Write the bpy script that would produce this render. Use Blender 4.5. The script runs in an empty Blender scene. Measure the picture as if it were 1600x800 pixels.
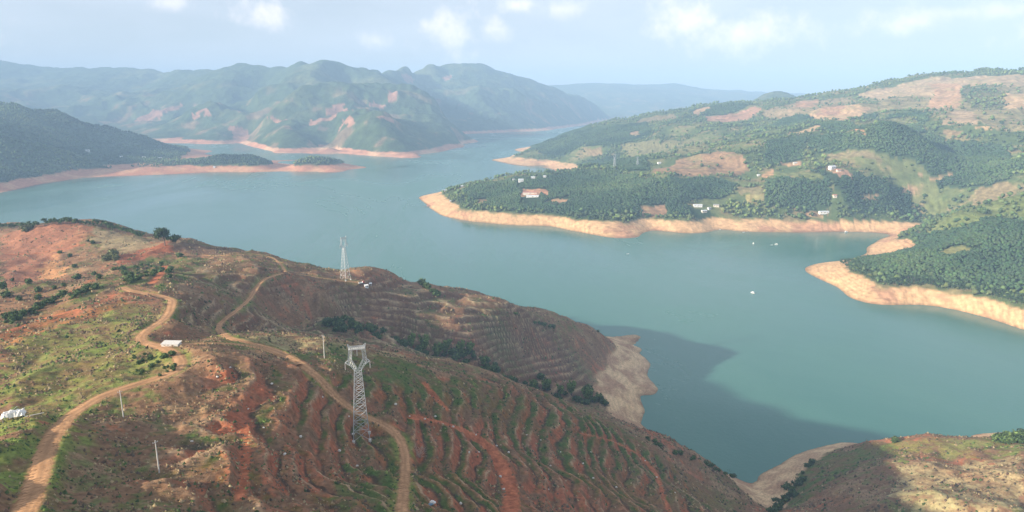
import bpy, bmesh, math, random
import numpy as np
from mathutils import Vector, Matrix

# ------------------------------------------------------------------ camera
CAM_H = 300.0                       # metres above the lake
F = 1600 * 24.0 / 36.0              # focal length in pixels of the 1600 px photograph
PITCH = math.radians(13.2)
CP, SP = math.cos(PITCH), math.sin(PITCH)
scene = bpy.context.scene
cam_data = bpy.data.cameras.new('camera')
cam_data.lens = 24.0
cam_data.sensor_width = 36.0
cam_data.clip_start = 1.0
cam_data.clip_end = 60000.0
cam = bpy.data.objects.new('camera', cam_data)
cam.location = (0, 0, CAM_H)
cam.rotation_euler = (math.pi / 2 - PITCH, 0, 0)
scene.collection.objects.link(cam)
scene.camera = cam

# ------------------------------------------------------------------ sky, sun, exposure
SUN_EL = math.radians(18.3)
SUN_AZ = math.atan2(-0.92, -0.39)   # the sun stands behind the camera, to the left
world = bpy.data.worlds.new('World')
scene.world = world
world.use_nodes = True
sun_data = bpy.data.lights.new('sun', 'SUN')
sun_data.energy = 5.0
sun_data.angle = math.radians(0.9)
sun_data.color = (1.0, 0.87, 0.70)
sun = bpy.data.objects.new('sun', sun_data)
sdir = Vector((math.sin(SUN_AZ) * math.cos(SUN_EL), math.cos(SUN_AZ) * math.cos(SUN_EL), math.sin(SUN_EL)))
sun.rotation_euler = sdir.to_track_quat('Z', 'Y').to_euler()
scene.collection.objects.link(sun)

def direction(px, py):
    a, b = (px - 800) / F, (400 - py) / F
    v = Vector((a, CP + b * SP, -SP + b * CP))
    return v.normalized()

def build_world():
    nt = world.node_tree
    nt.nodes.clear()
    N, L = nt.nodes.new, nt.links.new
    out = N('ShaderNodeOutputWorld')
    bg = N('ShaderNodeBackground')
    bg.inputs['Strength'].default_value = 0.050
    sky = N('ShaderNodeTexSky')
    sky.sky_type = 'NISHITA'
    sky.sun_disc = False
    sky.sun_elevation = SUN_EL
    sky.sun_rotation = SUN_AZ
    sky.altitude = 900
    sky.air_density = 1.0
    sky.dust_density = 2.2
    sky.ozone_density = 1.6
    tc = N('ShaderNodeTexCoord')
    # ragged edge for every cloud
    nz = N('ShaderNodeTexNoise')
    nz.inputs['Scale'].default_value = 34.0
    nz.inputs['Detail'].default_value = 9.0
    nz.inputs['Roughness'].default_value = 0.62
    L(tc.outputs['Generated'], nz.inputs['Vector'])
    sub = N('ShaderNodeMath'); sub.operation = 'SUBTRACT'; sub.inputs[1].default_value = 0.5
    L(nz.outputs['Fac'], sub.inputs[0])
    mul = N('ShaderNodeMath'); mul.operation = 'MULTIPLY'; mul.inputs[1].default_value = 3.6
    L(sub.outputs[0], mul.inputs[0])
    # cumulus (direction, half width, half height, strength)
    clouds = [((413, 22), 40, 20, .95), ((262, 4), 30, 10, .6), ((580, 62), 20, 12, .7), ((700, 48), 42, 34, .95), ((770, 46), 26, 15, .75),
              ((805, 8), 22, 12, .85), ((875, 14), 28, 14, .6), ((1072, 34), 52, 34, 1.0), ((1165, 52), 85, 26, 1.0), ((1420, 34), 62, 15, .75),
              ((1530, 20), 110, 10, .55), ((-260, 30), 120, 40, .9), ((1900, 20), 160, 40, .9), ((500, -160), 160, 50, .9), ((1150, -200), 200, 60, .9),
              ((-100, -250), 160, 60, .8), ((1700, -260), 200, 60, .8)]
    last = None
    for (px, py), hw, hh, st in clouds:
        d = direction(px, py)
        s1 = N('ShaderNodeVectorMath'); s1.operation = 'SUBTRACT'; s1.inputs[1].default_value = d
        L(tc.outputs['Generated'], s1.inputs[0])
        s2 = N('ShaderNodeVectorMath'); s2.operation = 'MULTIPLY'
        s2.inputs[1].default_value = (F / hw, F / hw, F / hh)
        L(s1.outputs[0], s2.inputs[0])
        ln = N('ShaderNodeVectorMath'); ln.operation = 'LENGTH'
        L(s2.outputs[0], ln.inputs[0])
        ad = N('ShaderNodeMath'); ad.operation = 'ADD'
        L(ln.outputs['Value'], ad.inputs[0]); L(mul.outputs[0], ad.inputs[1])
        mr = N('ShaderNodeMapRange'); mr.interpolation_type = 'SMOOTHSTEP'
        mr.inputs['From Min'].default_value = 1.45; mr.inputs['From Max'].default_value = -0.5
        mr.inputs['To Min'].default_value = 0.0; mr.inputs['To Max'].default_value = st
        L(ad.outputs[0], mr.inputs['Value'])
        if last is None:
            last = mr.outputs[0]
        else:
            mx = N('ShaderNodeMath'); mx.operation = 'MAXIMUM'
            L(last, mx.inputs[0]); L(mr.outputs[0], mx.inputs[1]); last = mx.outputs[0]
    # thin veil of high cloud over the whole dome
    mp = N('ShaderNodeMapping'); mp.inputs['Scale'].default_value = (2.0, 2.0, 7.0)
    L(tc.outputs['Generated'], mp.inputs['Vector'])
    nv = N('ShaderNodeTexNoise'); nv.inputs['Scale'].default_value = 2.4; nv.inputs['Detail'].default_value = 6.0
    L(mp.outputs[0], nv.inputs['Vector'])
    vr = N('ShaderNodeMapRange'); vr.inputs['From Min'].default_value = .35; vr.inputs['From Max'].default_value = .75
    vr.inputs['To Min'].default_value = .5; vr.inputs['To Max'].default_value = .72
    L(nv.outputs['Fac'], vr.inputs['Value'])
    mixv = N('ShaderNodeMixRGB'); mixv.inputs['Color2'].default_value = (8.5, 8.8, 9.7, 1)
    L(vr.outputs[0], mixv.inputs['Fac']); L(sky.outputs[0], mixv.inputs['Color1'])
    mixc = N('ShaderNodeMixRGB'); mixc.inputs['Color2'].default_value = (12.0, 11.0, 10.6, 1)
    L(last, mixc.inputs['Fac']); L(mixv.outputs[0], mixc.inputs['Color1'])
    L(mixc.outputs[0], bg.inputs['Color'])
    L(bg.outputs[0], out.inputs['Surface'])
build_world()

scene.view_settings.view_transform = 'Standard'
scene.view_settings.look = 'None'
scene.view_settings.exposure = 1.30
scene.view_settings.gamma = 1.0
scene.render.engine = 'CYCLES'
scene.cycles.use_denoising = True
scene.cycles.volume_bounces = 0
scene.cycles.max_bounces = 4
scene.cycles.volume_step_rate = 10.0

# ------------------------------------------------------------------ geometry of the view: from the photograph to the place
def ray(px, py):
    a, b = (np.asarray(px, float) - 800) / F, (400 - np.asarray(py, float)) / F
    return a, CP + b * SP, -SP + b * CP

def W(px, py, z=None, Y=None):
    """the world point seen at a pixel, at a known height z or a known distance Y"""
    a, dy, dz = ray(px, py)
    t = (z - CAM_H) / dz if Y is None else Y / dy
    return (float(a * t), float(dy * t), float(CAM_H + dz * t))

# ------------------------------------------------------------------ noise (numpy gradient noise)
_rs = np.random.RandomState(7)
_perm = _rs.permutation(512)
_ang = _rs.rand(512) * 2 * np.pi
_gx, _gy = np.cos(_ang), np.sin(_ang)

def perlin(x, y):
    xi, yi = np.floor(x).astype(np.int64), np.floor(y).astype(np.int64)
    xf, yf = x - xi, y - yi
    def g(ix, iy, fx, fy):
        h = _perm[(_perm[ix & 511] + iy) & 511]
        return _gx[h] * fx + _gy[h] * fy
    u, v = xf * xf * xf * (xf * (xf * 6 - 15) + 10), yf * yf * yf * (yf * (yf * 6 - 15) + 10)
    a = g(xi, yi, xf, yf); b = g(xi + 1, yi, xf - 1, yf)
    c = g(xi, yi + 1, xf, yf - 1); d = g(xi + 1, yi + 1, xf - 1, yf - 1)
    return (a + u * (b - a) + v * ((c + u * (d - c)) - (a + u * (b - a)))) * 1.5

def fbm(x, y, size, octaves=4, gain=.5, seed=0):
    s, amp, f = 0, 1.0, 1.0 / size
    for i in range(octaves):
        s = s + amp * perlin(x * f + 17.3 * i + seed * 31.7, y * f - 9.1 * i + seed * 12.9)
        amp *= gain; f *= 2.03
    return s

def ridged(x, y, size, octaves=4, seed=0):
    s, amp, f = 0, 1.0, 1.0 / size
    for i in range(octaves):
        s = s + amp * (1 - 2 * np.abs(perlin(x * f + 5.3 * i + seed * 11.7, y * f + 3.1 * i - seed * 7.9)))
        amp *= .5; f *= 2.1
    return s

def sstep(a, b, x):
    t = np.clip((x - a) / (b - a), 0, 1)
    return t * t * (3 - 2 * t)

# ------------------------------------------------------------------ mesh helpers
def fast_mesh(name, V, faces, cols=None, smooth=False, n=None):
    """V (k,3); faces (m,3) or (m,4) int array; cols (k,3)"""
    me = bpy.data.meshes.new(name)
    V = np.ascontiguousarray(V, np.float32); faces = np.ascontiguousarray(faces, np.int32)
    k, m, w = len(V), len(faces), faces.shape[1]
    me.vertices.add(k); me.vertices.foreach_set('co', V.ravel())
    me.loops.add(m * w); me.loops.foreach_set('vertex_index', faces.ravel())
    me.polygons.add(m)
    me.polygons.foreach_set('loop_start', np.arange(0, m * w, w, dtype=np.int32))
    if smooth:
        me.polygons.foreach_set('use_smooth', np.ones(m, bool))
    me.update(calc_edges=True)
    me.validate()
    if cols is not None:
        at = me.attributes.new('Col', 'FLOAT_COLOR', 'POINT')
        c4 = np.ones((k, 4), np.float32); c4[:, :3] = cols
        at.data.foreach_set('color', c4.ravel())
    return me

def link(name, me, mat=None, parent=None):
    o = bpy.data.objects.new(name, me)
    scene.collection.objects.link(o)
    if mat is not None and len(me.materials) == 0:
        me.materials.append(mat)
    if parent is not None:
        o.parent = parent
    return o

def tag(o, label=None, cat=None, group=None, kind=None):
    if label: o['label'] = label
    if cat: o['category'] = cat
    if group: o['group'] = group
    if kind: o['kind'] = kind
    return o

# ------------------------------------------------------------------ materials
def principled(name):
    m = bpy.data.materials.new(name); m.use_nodes = True
    nt = m.node_tree
    return m, nt, nt.nodes['Principled BSDF']

def ground_material(name, fine, bump, strength=.35):
    m, nt, b = principled(name)
    N, L = nt.nodes.new, nt.links.new
    at = N('ShaderNodeAttribute'); at.attribute_name = 'Col'
    geo = N('ShaderNodeNewGeometry')
    n1 = N('ShaderNodeTexNoise'); n1.inputs['Scale'].default_value = 1.0 / fine
    n1.inputs['Detail'].default_value = 8; n1.inputs['Roughness'].default_value = .68
    L(geo.outputs['Position'], n1.inputs['Vector'])
    r = N('ShaderNodeMapRange'); r.inputs['From Min'].default_value = .3; r.inputs['From Max'].default_value = .7
    r.inputs['To Min'].default_value = 1 - strength; r.inputs['To Max'].default_value = 1 + strength
    L(n1.outputs['Fac'], r.inputs['Value'])
    mul = N('ShaderNodeVectorMath'); mul.operation = 'SCALE'
    L(at.outputs['Color'], mul.inputs[0]); L(r.outputs[0], mul.inputs['Scale'])
    L(mul.outputs[0], b.inputs['Base Color'])
    b.inputs['Roughness'].default_value = 1.0
    b.inputs['Specular IOR Level'].default_value = .05
    bp = N('ShaderNodeBump'); bp.inputs['Strength'].default_value = .7; bp.inputs['Distance'].default_value = bump
    L(n1.outputs['Fac'], bp.inputs['Height']); L(bp.outputs[0], b.inputs['Normal'])
    return m

def leaf_material(name, spread=.35, scale=.35):
    m, nt, b = principled(name)
    N, L = nt.nodes.new, nt.links.new
    at = N('ShaderNodeAttribute'); at.attribute_name = 'Col'
    geo = N('ShaderNodeNewGeometry')
    n1 = N('ShaderNodeTexNoise'); n1.inputs['Scale'].default_value = scale; n1.inputs['Detail'].default_value = 4
    L(geo.outputs['Position'], n1.inputs['Vector'])
    r = N('ShaderNodeMapRange'); r.inputs['From Min'].default_value = .3; r.inputs['From Max'].default_value = .7
    r.inputs['To Min'].default_value = 1 - spread; r.inputs['To Max'].default_value = 1 + spread
    L(n1.outputs['Fac'], r.inputs['Value'])
    mul = N('ShaderNodeVectorMath'); mul.operation = 'SCALE'
    L(at.outputs['Color'], mul.inputs[0]); L(r.outputs[0], mul.inputs['Scale'])
    L(mul.outputs[0], b.inputs['Base Color'])
    b.inputs['Roughness'].default_value = .8
    b.inputs['Specular IOR Level'].default_value = .15
    return m

def plain(name, col, rough=.7, metal=0.0, var=.18, scale=1.5):
    m, nt, b = principled(name)
    N, L = nt.nodes.new, nt.links.new
    geo = N('ShaderNodeNewGeometry')
    n1 = N('ShaderNodeTexNoise'); n1.inputs['Scale'].default_value = scale; n1.inputs['Detail'].default_value = 5
    L(geo.outputs['Position'], n1.inputs['Vector'])
    r = N('ShaderNodeMapRange'); r.inputs['From Min'].default_value = .3; r.inputs['From Max'].default_value = .7
    r.inputs['To Min'].default_value = 1 - var; r.inputs['To Max'].default_value = 1 + var
    L(n1.outputs['Fac'], r.inputs['Value'])
    mul = N('ShaderNodeVectorMath'); mul.operation = 'SCALE'; mul.inputs[0].default_value = col[:3]
    L(r.outputs[0], mul.inputs['Scale']); L(mul.outputs[0], b.inputs['Base Color'])
    b.inputs['Roughness'].default_value = rough; b.inputs['Metallic'].default_value = metal
    return m

M_NEAR = ground_material('hillside_soil', 1.6, .5, .38)
M_MID = ground_material('hill_soil', 9.0, 2.5, .30)
M_FAR = ground_material('mountain_soil', 60.0, 25.0, .35)
M_LEAF = leaf_material('foliage', .4, .5)
M_FOREST = leaf_material('forest_leaves', .3, .12)
M_ROAD = ground_material('dirt_road_soil', 1.2, .12, .16)

# ------------------------------------------------------------------ land: one sheet per land mass, a smooth surface through surveyed points
class Land:
    def __init__(s, pts, c, az, r, na, nr, detail):
        P = np.array(pts, float)
        key = np.round(P[:, :2] / 2.0).astype(int)
        _, ui = np.unique(key, axis=0, return_index=True)
        P = P[np.sort(ui)]
        n = len(P)
        D = np.hypot(P[:, None, 0] - P[None, :, 0], P[:, None, 1] - P[None, :, 1])
        A = np.zeros((n + 1, n + 1))
        A[:n, :n] = np.sqrt(D * D + c * c) - np.eye(n) * c * .12
        A[:n, n] = 1; A[n, :n] = 1
        w = np.linalg.solve(A, np.concatenate([P[:, 2], [0]]))
        s.a0, s.a1 = math.radians(az[0]), math.radians(az[1])
        s.l0, s.l1 = math.log(r[0]), math.log(r[1])
        s.na, s.nr = na, nr
        A_, R_ = np.meshgrid(np.linspace(s.a0, s.a1, na), np.exp(np.linspace(s.l0, s.l1, nr)), indexing='ij')
        s.X, s.Y = R_ * np.sin(A_), R_ * np.cos(A_)
        x, y = s.X.ravel(), s.Y.ravel()
        Z = np.full(x.shape, w[n])
        for i in range(0, len(x), 40000):
            d2 = (x[i:i + 40000, None] - P[None, :, 0]) ** 2 + (y[i:i + 40000, None] - P[None, :, 1]) ** 2
            Z[i:i + 40000] += np.sqrt(d2 + c * c) @ w[:n]
        s.Z = detail(s, s.X, s.Y, Z.reshape(na, nr))
    def sample(s, G, x, y):
        x, y = np.asarray(x, float), np.asarray(y, float)
        u = (np.arctan2(x, y) - s.a0) / (s.a1 - s.a0) * (s.na - 1)
        v = (np.log(np.maximum(np.hypot(x, y), 1)) - s.l0) / (s.l1 - s.l0) * (s.nr - 1)
        ok = (u >= 0) & (u <= s.na - 1) & (v >= 0) & (v <= s.nr - 1)
        u = np.clip(u, 0, s.na - 1.001); v = np.clip(v, 0, s.nr - 1.001)
        i, j = u.astype(int), v.astype(int); fu, fv = u - i, v - j
        g = (G[i, j] * (1 - fu) * (1 - fv) + G[i + 1, j] * fu * (1 - fv) + G[i, j + 1] * (1 - fu) * fv + G[i + 1, j + 1] * fu * fv)
        return np.where(ok, g, -50.0)
    def z(s, x, y):
        return s.sample(s.Z, x, y)
    def hit(s, px, py):
        a, dy, dz = ray(px, py)
        t = np.exp(np.linspace(math.log(math.exp(s.l0) * .95), math.log(math.exp(s.l1) * 1.1), 1800))
        zz = CAM_H + dz * t
        g = s.z(a * t, dy * t)
        k = np.nonzero((zz < g) & (g > -45))[0]
        if len(k) == 0:
            return None
        k = k[0]
        return np.array((float(a * t[k]), float(dy * t[k]), float(g[k])))
    def poly(s, pix):
        out = [s.hit(*p) for p in pix]
        return np.array([p[:2] for p in out if p is not None])
    def build(s, name, mat, cols, cut=-5.0):
        na, nr = s.na, s.nr
        idx = np.arange(na * nr).reshape(na, nr)
        q = np.stack([idx[:-1, :-1], idx[1:, :-1], idx[1:, 1:], idx[:-1, 1:]], -1).reshape(-1, 4)[:, ::-1]
        zq = s.Z.ravel()[q].max(1)
        q = q[zq > cut]
        used = np.zeros(na * nr, bool); used[q.ravel()] = True
        remap = np.cumsum(used) - 1
        V = np.stack([s.X, s.Y, s.Z], -1).reshape(-1, 3)[used]
        # winding: make normals point up
        me = fast_mesh(name, V, remap[q], cols.reshape(-1, 3)[used], smooth=True)
        if me.polygons[len(me.polygons) // 2].normal.z < 0:
            me.flip_normals()
        return tag(link(name, me, mat), kind='structure')

def inside(poly, x, y):
    c = np.zeros(x.shape, bool)
    n = len(poly)
    if n < 3:
        return c
    for i in range(n):
        x1, y1 = poly[i]; x2, y2 = poly[i - 1]
        if y1 == y2: continue
        c ^= ((y1 > y) != (y2 > y)) & (x < (x2 - x1) * (y - y1) / (y2 - y1) + x1)
    return c

def along(pts, step):
    """densify a list of world points"""
    out = []
    for p, q in zip(pts[:-1], pts[1:]):
        p, q = np.array(p), np.array(q)
        n = max(1, int(np.hypot(*(q - p)[:2]) / step))
        out += [p + (q - p) * k / n for k in range(n)]
    out.append(np.array(pts[-1]))
    return out

def shore(pix, step):
    return [tuple(p) for p in along([W(a, b, z=0) for a, b in pix], step)]

def wz(lst):
    return [W(a, b, z=c) for a, b, c in lst]

def wy(lst):
    return [W(a, b, Y=c) for a, b, c in lst]

def ridge_line(lst, step):
    return [tuple(p) for p in along(wy(lst), step)]

def mixc(a, b, t):
    t = np.asarray(t)[..., None]
    return a * (1 - t) + np.asarray(b) * t

# ------------------------------------------------------------------ NEAR HILLSIDE (and the knoll at the lower right)
RED = np.array((.32, .105, .054)); BROWN = np.array((.208, .120, .068)); DRY = np.array((.30, .205, .118))
GRASS = np.array((.165, .205, .048)); GREEN = np.array((.068, .112, .028)); DARK = np.array((.030, .055, .022))
ROADC = np.array((.400, .225, .115)); SAND = np.array((.56, .33, .165)); PINK = np.array((.300, .135, .080))
STRAW = np.array((.42, .34, .17))

def sink(lst):
    out = []
    for a, b, c in lst:
        w = np.interp(a, [150, 260, 350, 450, 600, 700, 780], [.3, .55, .8, 1, 1, .35, 0]) * np.interp(b, [480, 560], [1, .3])
        if a <= 300 and b > 443: w *= .25
        out.append((a, b, c - 24 * w + RAISE.get((a, b), 0)))
    return out
RAISE = {(330, 440): 9, (380, 430): 8, (400, 410): 6, (350, 412): 6, (440, 416): 5, (280, 440): 8, (300, 470): 6, (400, 437): 5, (425, 430): 4}
near_pts = wz([
    # bottom edge of the picture
    (40, 800, 215), (150, 800, 208), (300, 800, 204), (400, 800, 200), (500, 800, 187), (630, 800, 169), (750, 800, 149), (850, 800, 128),
    (950, 800, 105), (1050, 800, 78), (1150, 800, 40), (1200, 797, 14), (0, 800, 215), (0, 700, 197), (0, 600, 182),
    # knoll with the poles
    (200, 720, 198), (300, 700, 196), (250, 640, 192), (350, 620, 192), (400, 700, 192), (380, 580, 188.5), (450, 720, 187), (430, 620, 188), (480, 640, 180), (400, 760, 196),
    (300, 590, 189), (200, 660, 194), (130, 720, 201),
    # crest of the near spur
    (300, 545, 185), (350, 535, 183), (430, 528, 180), (475, 527, 178), (520, 529, 176), (560, 536, 171), (600, 550, 165), (650, 568, 156), (700, 587, 147),
    (750, 602, 138), (800, 617, 128), (870, 640, 112), (920, 655, 96), (960, 668, 81), (1000, 680, 68), (1060, 699, 51), (1120, 732, 30), (1180, 770, 8),
    # its front slope
    (520, 560, 173), (560, 600, 170), (565, 685, 163), (560, 650, 166), (600, 660, 162), (640, 720, 158), (635, 680, 158), (700, 640, 145),
    (750, 690, 135), (800, 680, 125), (800, 750, 131), (900, 700, 105), (900, 750, 110), (1000, 730, 77), (1000, 770, 84), (1080, 750, 52), (1100, 790, 55),
    (640, 610, 158), (720, 620, 145), (560, 740, 168), (700, 740, 148), (850, 665, 116), (900, 672, 104), (700, 760, 152), (620, 750, 163),
]) + wz(sink([
    # valley behind it
    (450, 515, 131), (500, 522, 113), (560, 535, 98), (620, 550, 84), (690, 565, 72), (745, 582, 66), (800, 600, 51), (860, 612, 38), (920, 622, 25), (985, 650, 5), (400, 500, 157),
    # second spur: road ridge, mast, terraces
    (345, 515, 172), (345, 490, 168), (375, 470, 167), (400, 450, 167), (400, 437, 168), (425, 430, 167), (450, 425, 165), (480, 432, 162), (510, 436, 156), (540, 436, 152), (570, 443, 149),
    (450, 480, 150), (500, 470, 150), (500, 500, 136), (560, 460, 143), (600, 445, 142), (620, 480, 127), (650, 500, 114), (600, 515, 114), (650, 530, 100), (560, 500, 128),
    (560, 422, 150), (600, 425, 142), (620, 430, 135), (640, 437, 124), (665, 450, 105), (690, 463, 75), (640, 460, 130), (670, 480, 116), (660, 466, 122),
    (700, 472, 110), (740, 477, 104), (770, 482, 98), (800, 491, 89), (830, 504, 76), (850, 517, 65), (890, 519, 54), (930, 519, 42), (990, 530, 14),
    (700, 510, 101), (750, 520, 90), (700, 540, 89), (750, 560, 74), (800, 545, 67), (800, 580, 55), (840, 560, 48), (850, 590, 42), (900, 575, 30), (900, 545, 42), (930, 590, 16), (940, 610, 14),
    (955, 560, 14), (975, 590, 8), (985, 562, 9), (1000, 575, 5), (1005, 605, 4), (985, 612, 4), (985, 635, 4),
    # left ridge
    (380, 392, 150), (340, 383, 151), (300, 376, 150), (262, 382, 148), (330, 400, 157), (290, 398, 157), (420, 399, 153), (450, 407, 151), (500, 414, 148), (530, 420, 146),
    (350, 412, 161), (400, 410, 159), (440, 416, 162), (330, 440, 166), (280, 440, 168), (260, 420, 165), (380, 430, 166), (300, 470, 169), (320, 500, 171), (290, 510, 173), (330, 525, 177),
    (180, 445, 168), (225, 458, 169), (265, 463, 170), (272, 490, 174), (240, 515, 178), (200, 525, 178), (270, 545, 183), (290, 575, 187), (200, 600, 190), (130, 625, 193), (80, 680, 200), (60, 740, 207),
    (200, 490, 173), (100, 520, 172), (0, 530, 168), (0, 470, 153), (100, 470, 159), (100, 560, 179), (200, 560, 184), (50, 620, 188), (50, 500, 164), (150, 480, 167),
    (0, 430, 139), (60, 440, 141), (150, 420, 149), (200, 410, 151), (230, 395, 151), (120, 400, 137), (60, 400, 133), (0, 400, 131), (200, 440, 163), (120, 445, 153), (230, 430, 162),
])) + wy([
    (130, 346, 850), (100, 350, 845), (60, 362, 830), (0, 388, 800), (200, 372, 790), (160, 354, 830), (235, 380, 730), (90, 380, 770), (150, 380, 760),
    (80, 350, 960), (150, 351, 950), (190, 360, 950), (220, 372, 930), (0, 356, 1050), (40, 352, 1000),
]) + [
    # the far and hidden foot of the ridge
    (-300, 950, -6), (-420, 1130, -6), (-620, 1260, -6), (-900, 1350, -6), (-150, 840, -5), (-60, 870, -6), (0, 845, -6), (60, 850, -6), (110, 850, -6), (-380, 1010, 40), (-240, 800, 70), (-150, 740, 70), (-90, 800, 25),
    (-230, 880, 10), (-500, 1080, 50), (-700, 1100, 80), (-1000, 1150, 80),
    (-600, 300, 150), (-700, 600, 130), (-900, 900, 130), (-300, 150, 190), (-350, 0, 180), (-170, 60, 220), (0, 60, 205), (-700, 850, 125), (-520, 420, 140),
    (60, 100, 170), (110, 190, 125), (180, 240, 75), (250, 290, 45), (300, 330, 70), (120, 120, 150), (0, 130, 190), (200, 140, 120), (300, 200, 100),
] + shore([(997, 524), (997, 530), (986, 545), (1005, 556), (1017, 569), (1010, 585), (1020, 598), (1029, 610), (1021, 617), (996, 616), (1003, 630), (1007, 642), (1000, 662)], 8) \
  + [W(a, b, z=c) for a, b, c in [(1035, 530, -8), (1050, 570, -12), (1060, 610, -14), (1040, 650, -12), (1080, 670, -14), (1150, 700, -14), (1130, 640, -25), (960, 500, -12), (1020, 505, -15), (1040, 628, -8), (1022, 545, -5), (1030, 588, -5)]] \
  + shore([(1181, 756), (1188, 741), (1215, 728), (1245, 710), (1275, 700), (1310, 692), (1332, 692)], 10) \
  + shore([(1500, 688), (1520, 680), (1560, 676), (1610, 677), (1680, 684)], 12) \
  + wz([(1390, 691, 46), (1350, 694, 30), (1430, 689, 52), (1500, 692, 55), (1550, 693, 56), (1600, 694, 58), (1320, 700, 14), (1300, 715, 20), (1300, 760, 38), (1400, 730, 58), (1400, 760, 62), (1500, 730, 62), (1500, 760, 69),
        (1600, 740, 72), (1600, 760, 77), (1250, 750, 22), (1240, 725, 9), (1215, 775, 11), (1300, 800, 45), (1400, 800, 68), (1500, 800, 80), (1600, 800, 88), (1225, 800, 16), (1255, 780, 28), (1700, 760, 85), (1350, 730, 45), (1195, 760, 5),
        (1165, 740, -8), (1200, 715, -10), (1240, 695, -12), (1300, 680, -14), (1400, 672, -16), (1480, 670, -15), (1600, 655, -20), (1750, 660, -20), (1560, 684, 8), (1600, 687, 16)]) \
  + [(330, 500, 22), (390, 500, 24), (350, 540, -4), (400, 560, -8), (420, 520, 10), (470, 520, 20)]

TERR = {}
def near_detail(s, X, Y, Z):
    up = np.clip(Z / 35, 0.03, 1)
    Z = Z + up * (4.4 * (ridged(X, Y, 120, 3, seed=16) - .5) + 2.2 * fbm(X, Y, 60, 3, seed=1) + .8 * fbm(X, Y, 14, 3, seed=2))
    # gullies running down to the water on the bare banks
    bank = sstep(24, 12, Z) * sstep(-2, 3, Z)
    Z = Z + bank * .6 * ridged(X, Y, 12, 2, seed=4)
    # where the slopes are cut into planting terraces
    s.base = Z.copy()
    m = np.zeros_like(Z)
    gx = np.gradient(Z, axis=1) / np.maximum(np.gradient(np.hypot(X, Y), axis=1), .1)
    def blob(px, py, z, rx, ry, rot=0):
        x0, y0, _ = W(px, py, z=z)
        c, sn = math.cos(rot), math.sin(rot)
        dx, dy = X - x0, Y - y0
        return sstep(1.25, .75, np.hypot((dx * c + dy * sn) / rx, (-dx * sn + dy * c) / ry) + .18 * fbm(X, Y, 40, 2, seed=9))
    spur2 = np.maximum.reduce([blob(640, 480, 122, 75, 75), blob(750, 520, 90, 85, 75), blob(850, 555, 55, 60, 60), blob(620, 440, 135, 70, 80), blob(500, 480, 148, 55, 55), blob(700, 475, 108, 60, 70)])
    bowl = np.maximum.reduce([blob(350, 415, 161, 55, 50), blob(320, 470, 169, 40, 55), blob(440, 480, 152, 45, 40)])
    front = np.maximum.reduce([blob(560, 760, 168, 46, 60), blob(700, 740, 148, 60, 62), blob(850, 740, 118, 62, 62), blob(980, 760, 84, 62, 62), blob(430, 720, 183, 34, 52), blob(880, 660, 108, 60, 40), blob(480, 640, 178, 40, 40)])
    west = np.maximum.reduce([blob(60, 400, 134, 90, 110), blob(40, 460, 150, 60, 50)]) * .45
    s.spur2, s.front, s.bowl, s.west = spur2, front, bowl, west
    def terrace(Z, step, warp, sharp):
        u = (Z + warp) / step
        k = np.floor(u); f = u - k
        return (k + sstep(sharp, 1.0, f)) * step - warp, f
    wp = .9 * fbm(X, Y, 35, 3, seed=5)
    tilt = .16 * (.82 * (X + 100) + .57 * (Y - 560)) * sstep(480, 540, Y)
    t1, f1 = terrace(Z, 4.6, wp + tilt, .58)
    t2, f2 = terrace(Z, 5.0, wp * 1.5, .55)
    t3, f3 = terrace(Z, 2.6, wp * .5, .4)
    s.phase = np.where(front > np.maximum(spur2, bowl), f2, f1)
    s.phase = np.where(west > .3, f3, s.phase)
    a = np.maximum(spur2 * .95, bowl * .8)
    high = sstep(16, 24, Z)
    Z = Z + (t1 - Z) * a * high
    Z = Z + (t2 - Z) * front * .95 * high * (1 - a)
    Z = Z + (t3 - Z) * west * .6
    s.tmask = np.maximum(a, front) * high
    # clods, ruts and tussocks
    Z = Z + up * (.30 * sstep(420, 250, np.hypot(X, Y)) * fbm(X, Y, 3.2, 2, seed=6) + .22 * np.abs(fbm(X, Y, 6.5, 2, seed=8)))
    return Z

near = Land(near_pts, 9.0, (-45, 44), (105, 1400), 800, 740, near_detail)

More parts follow.
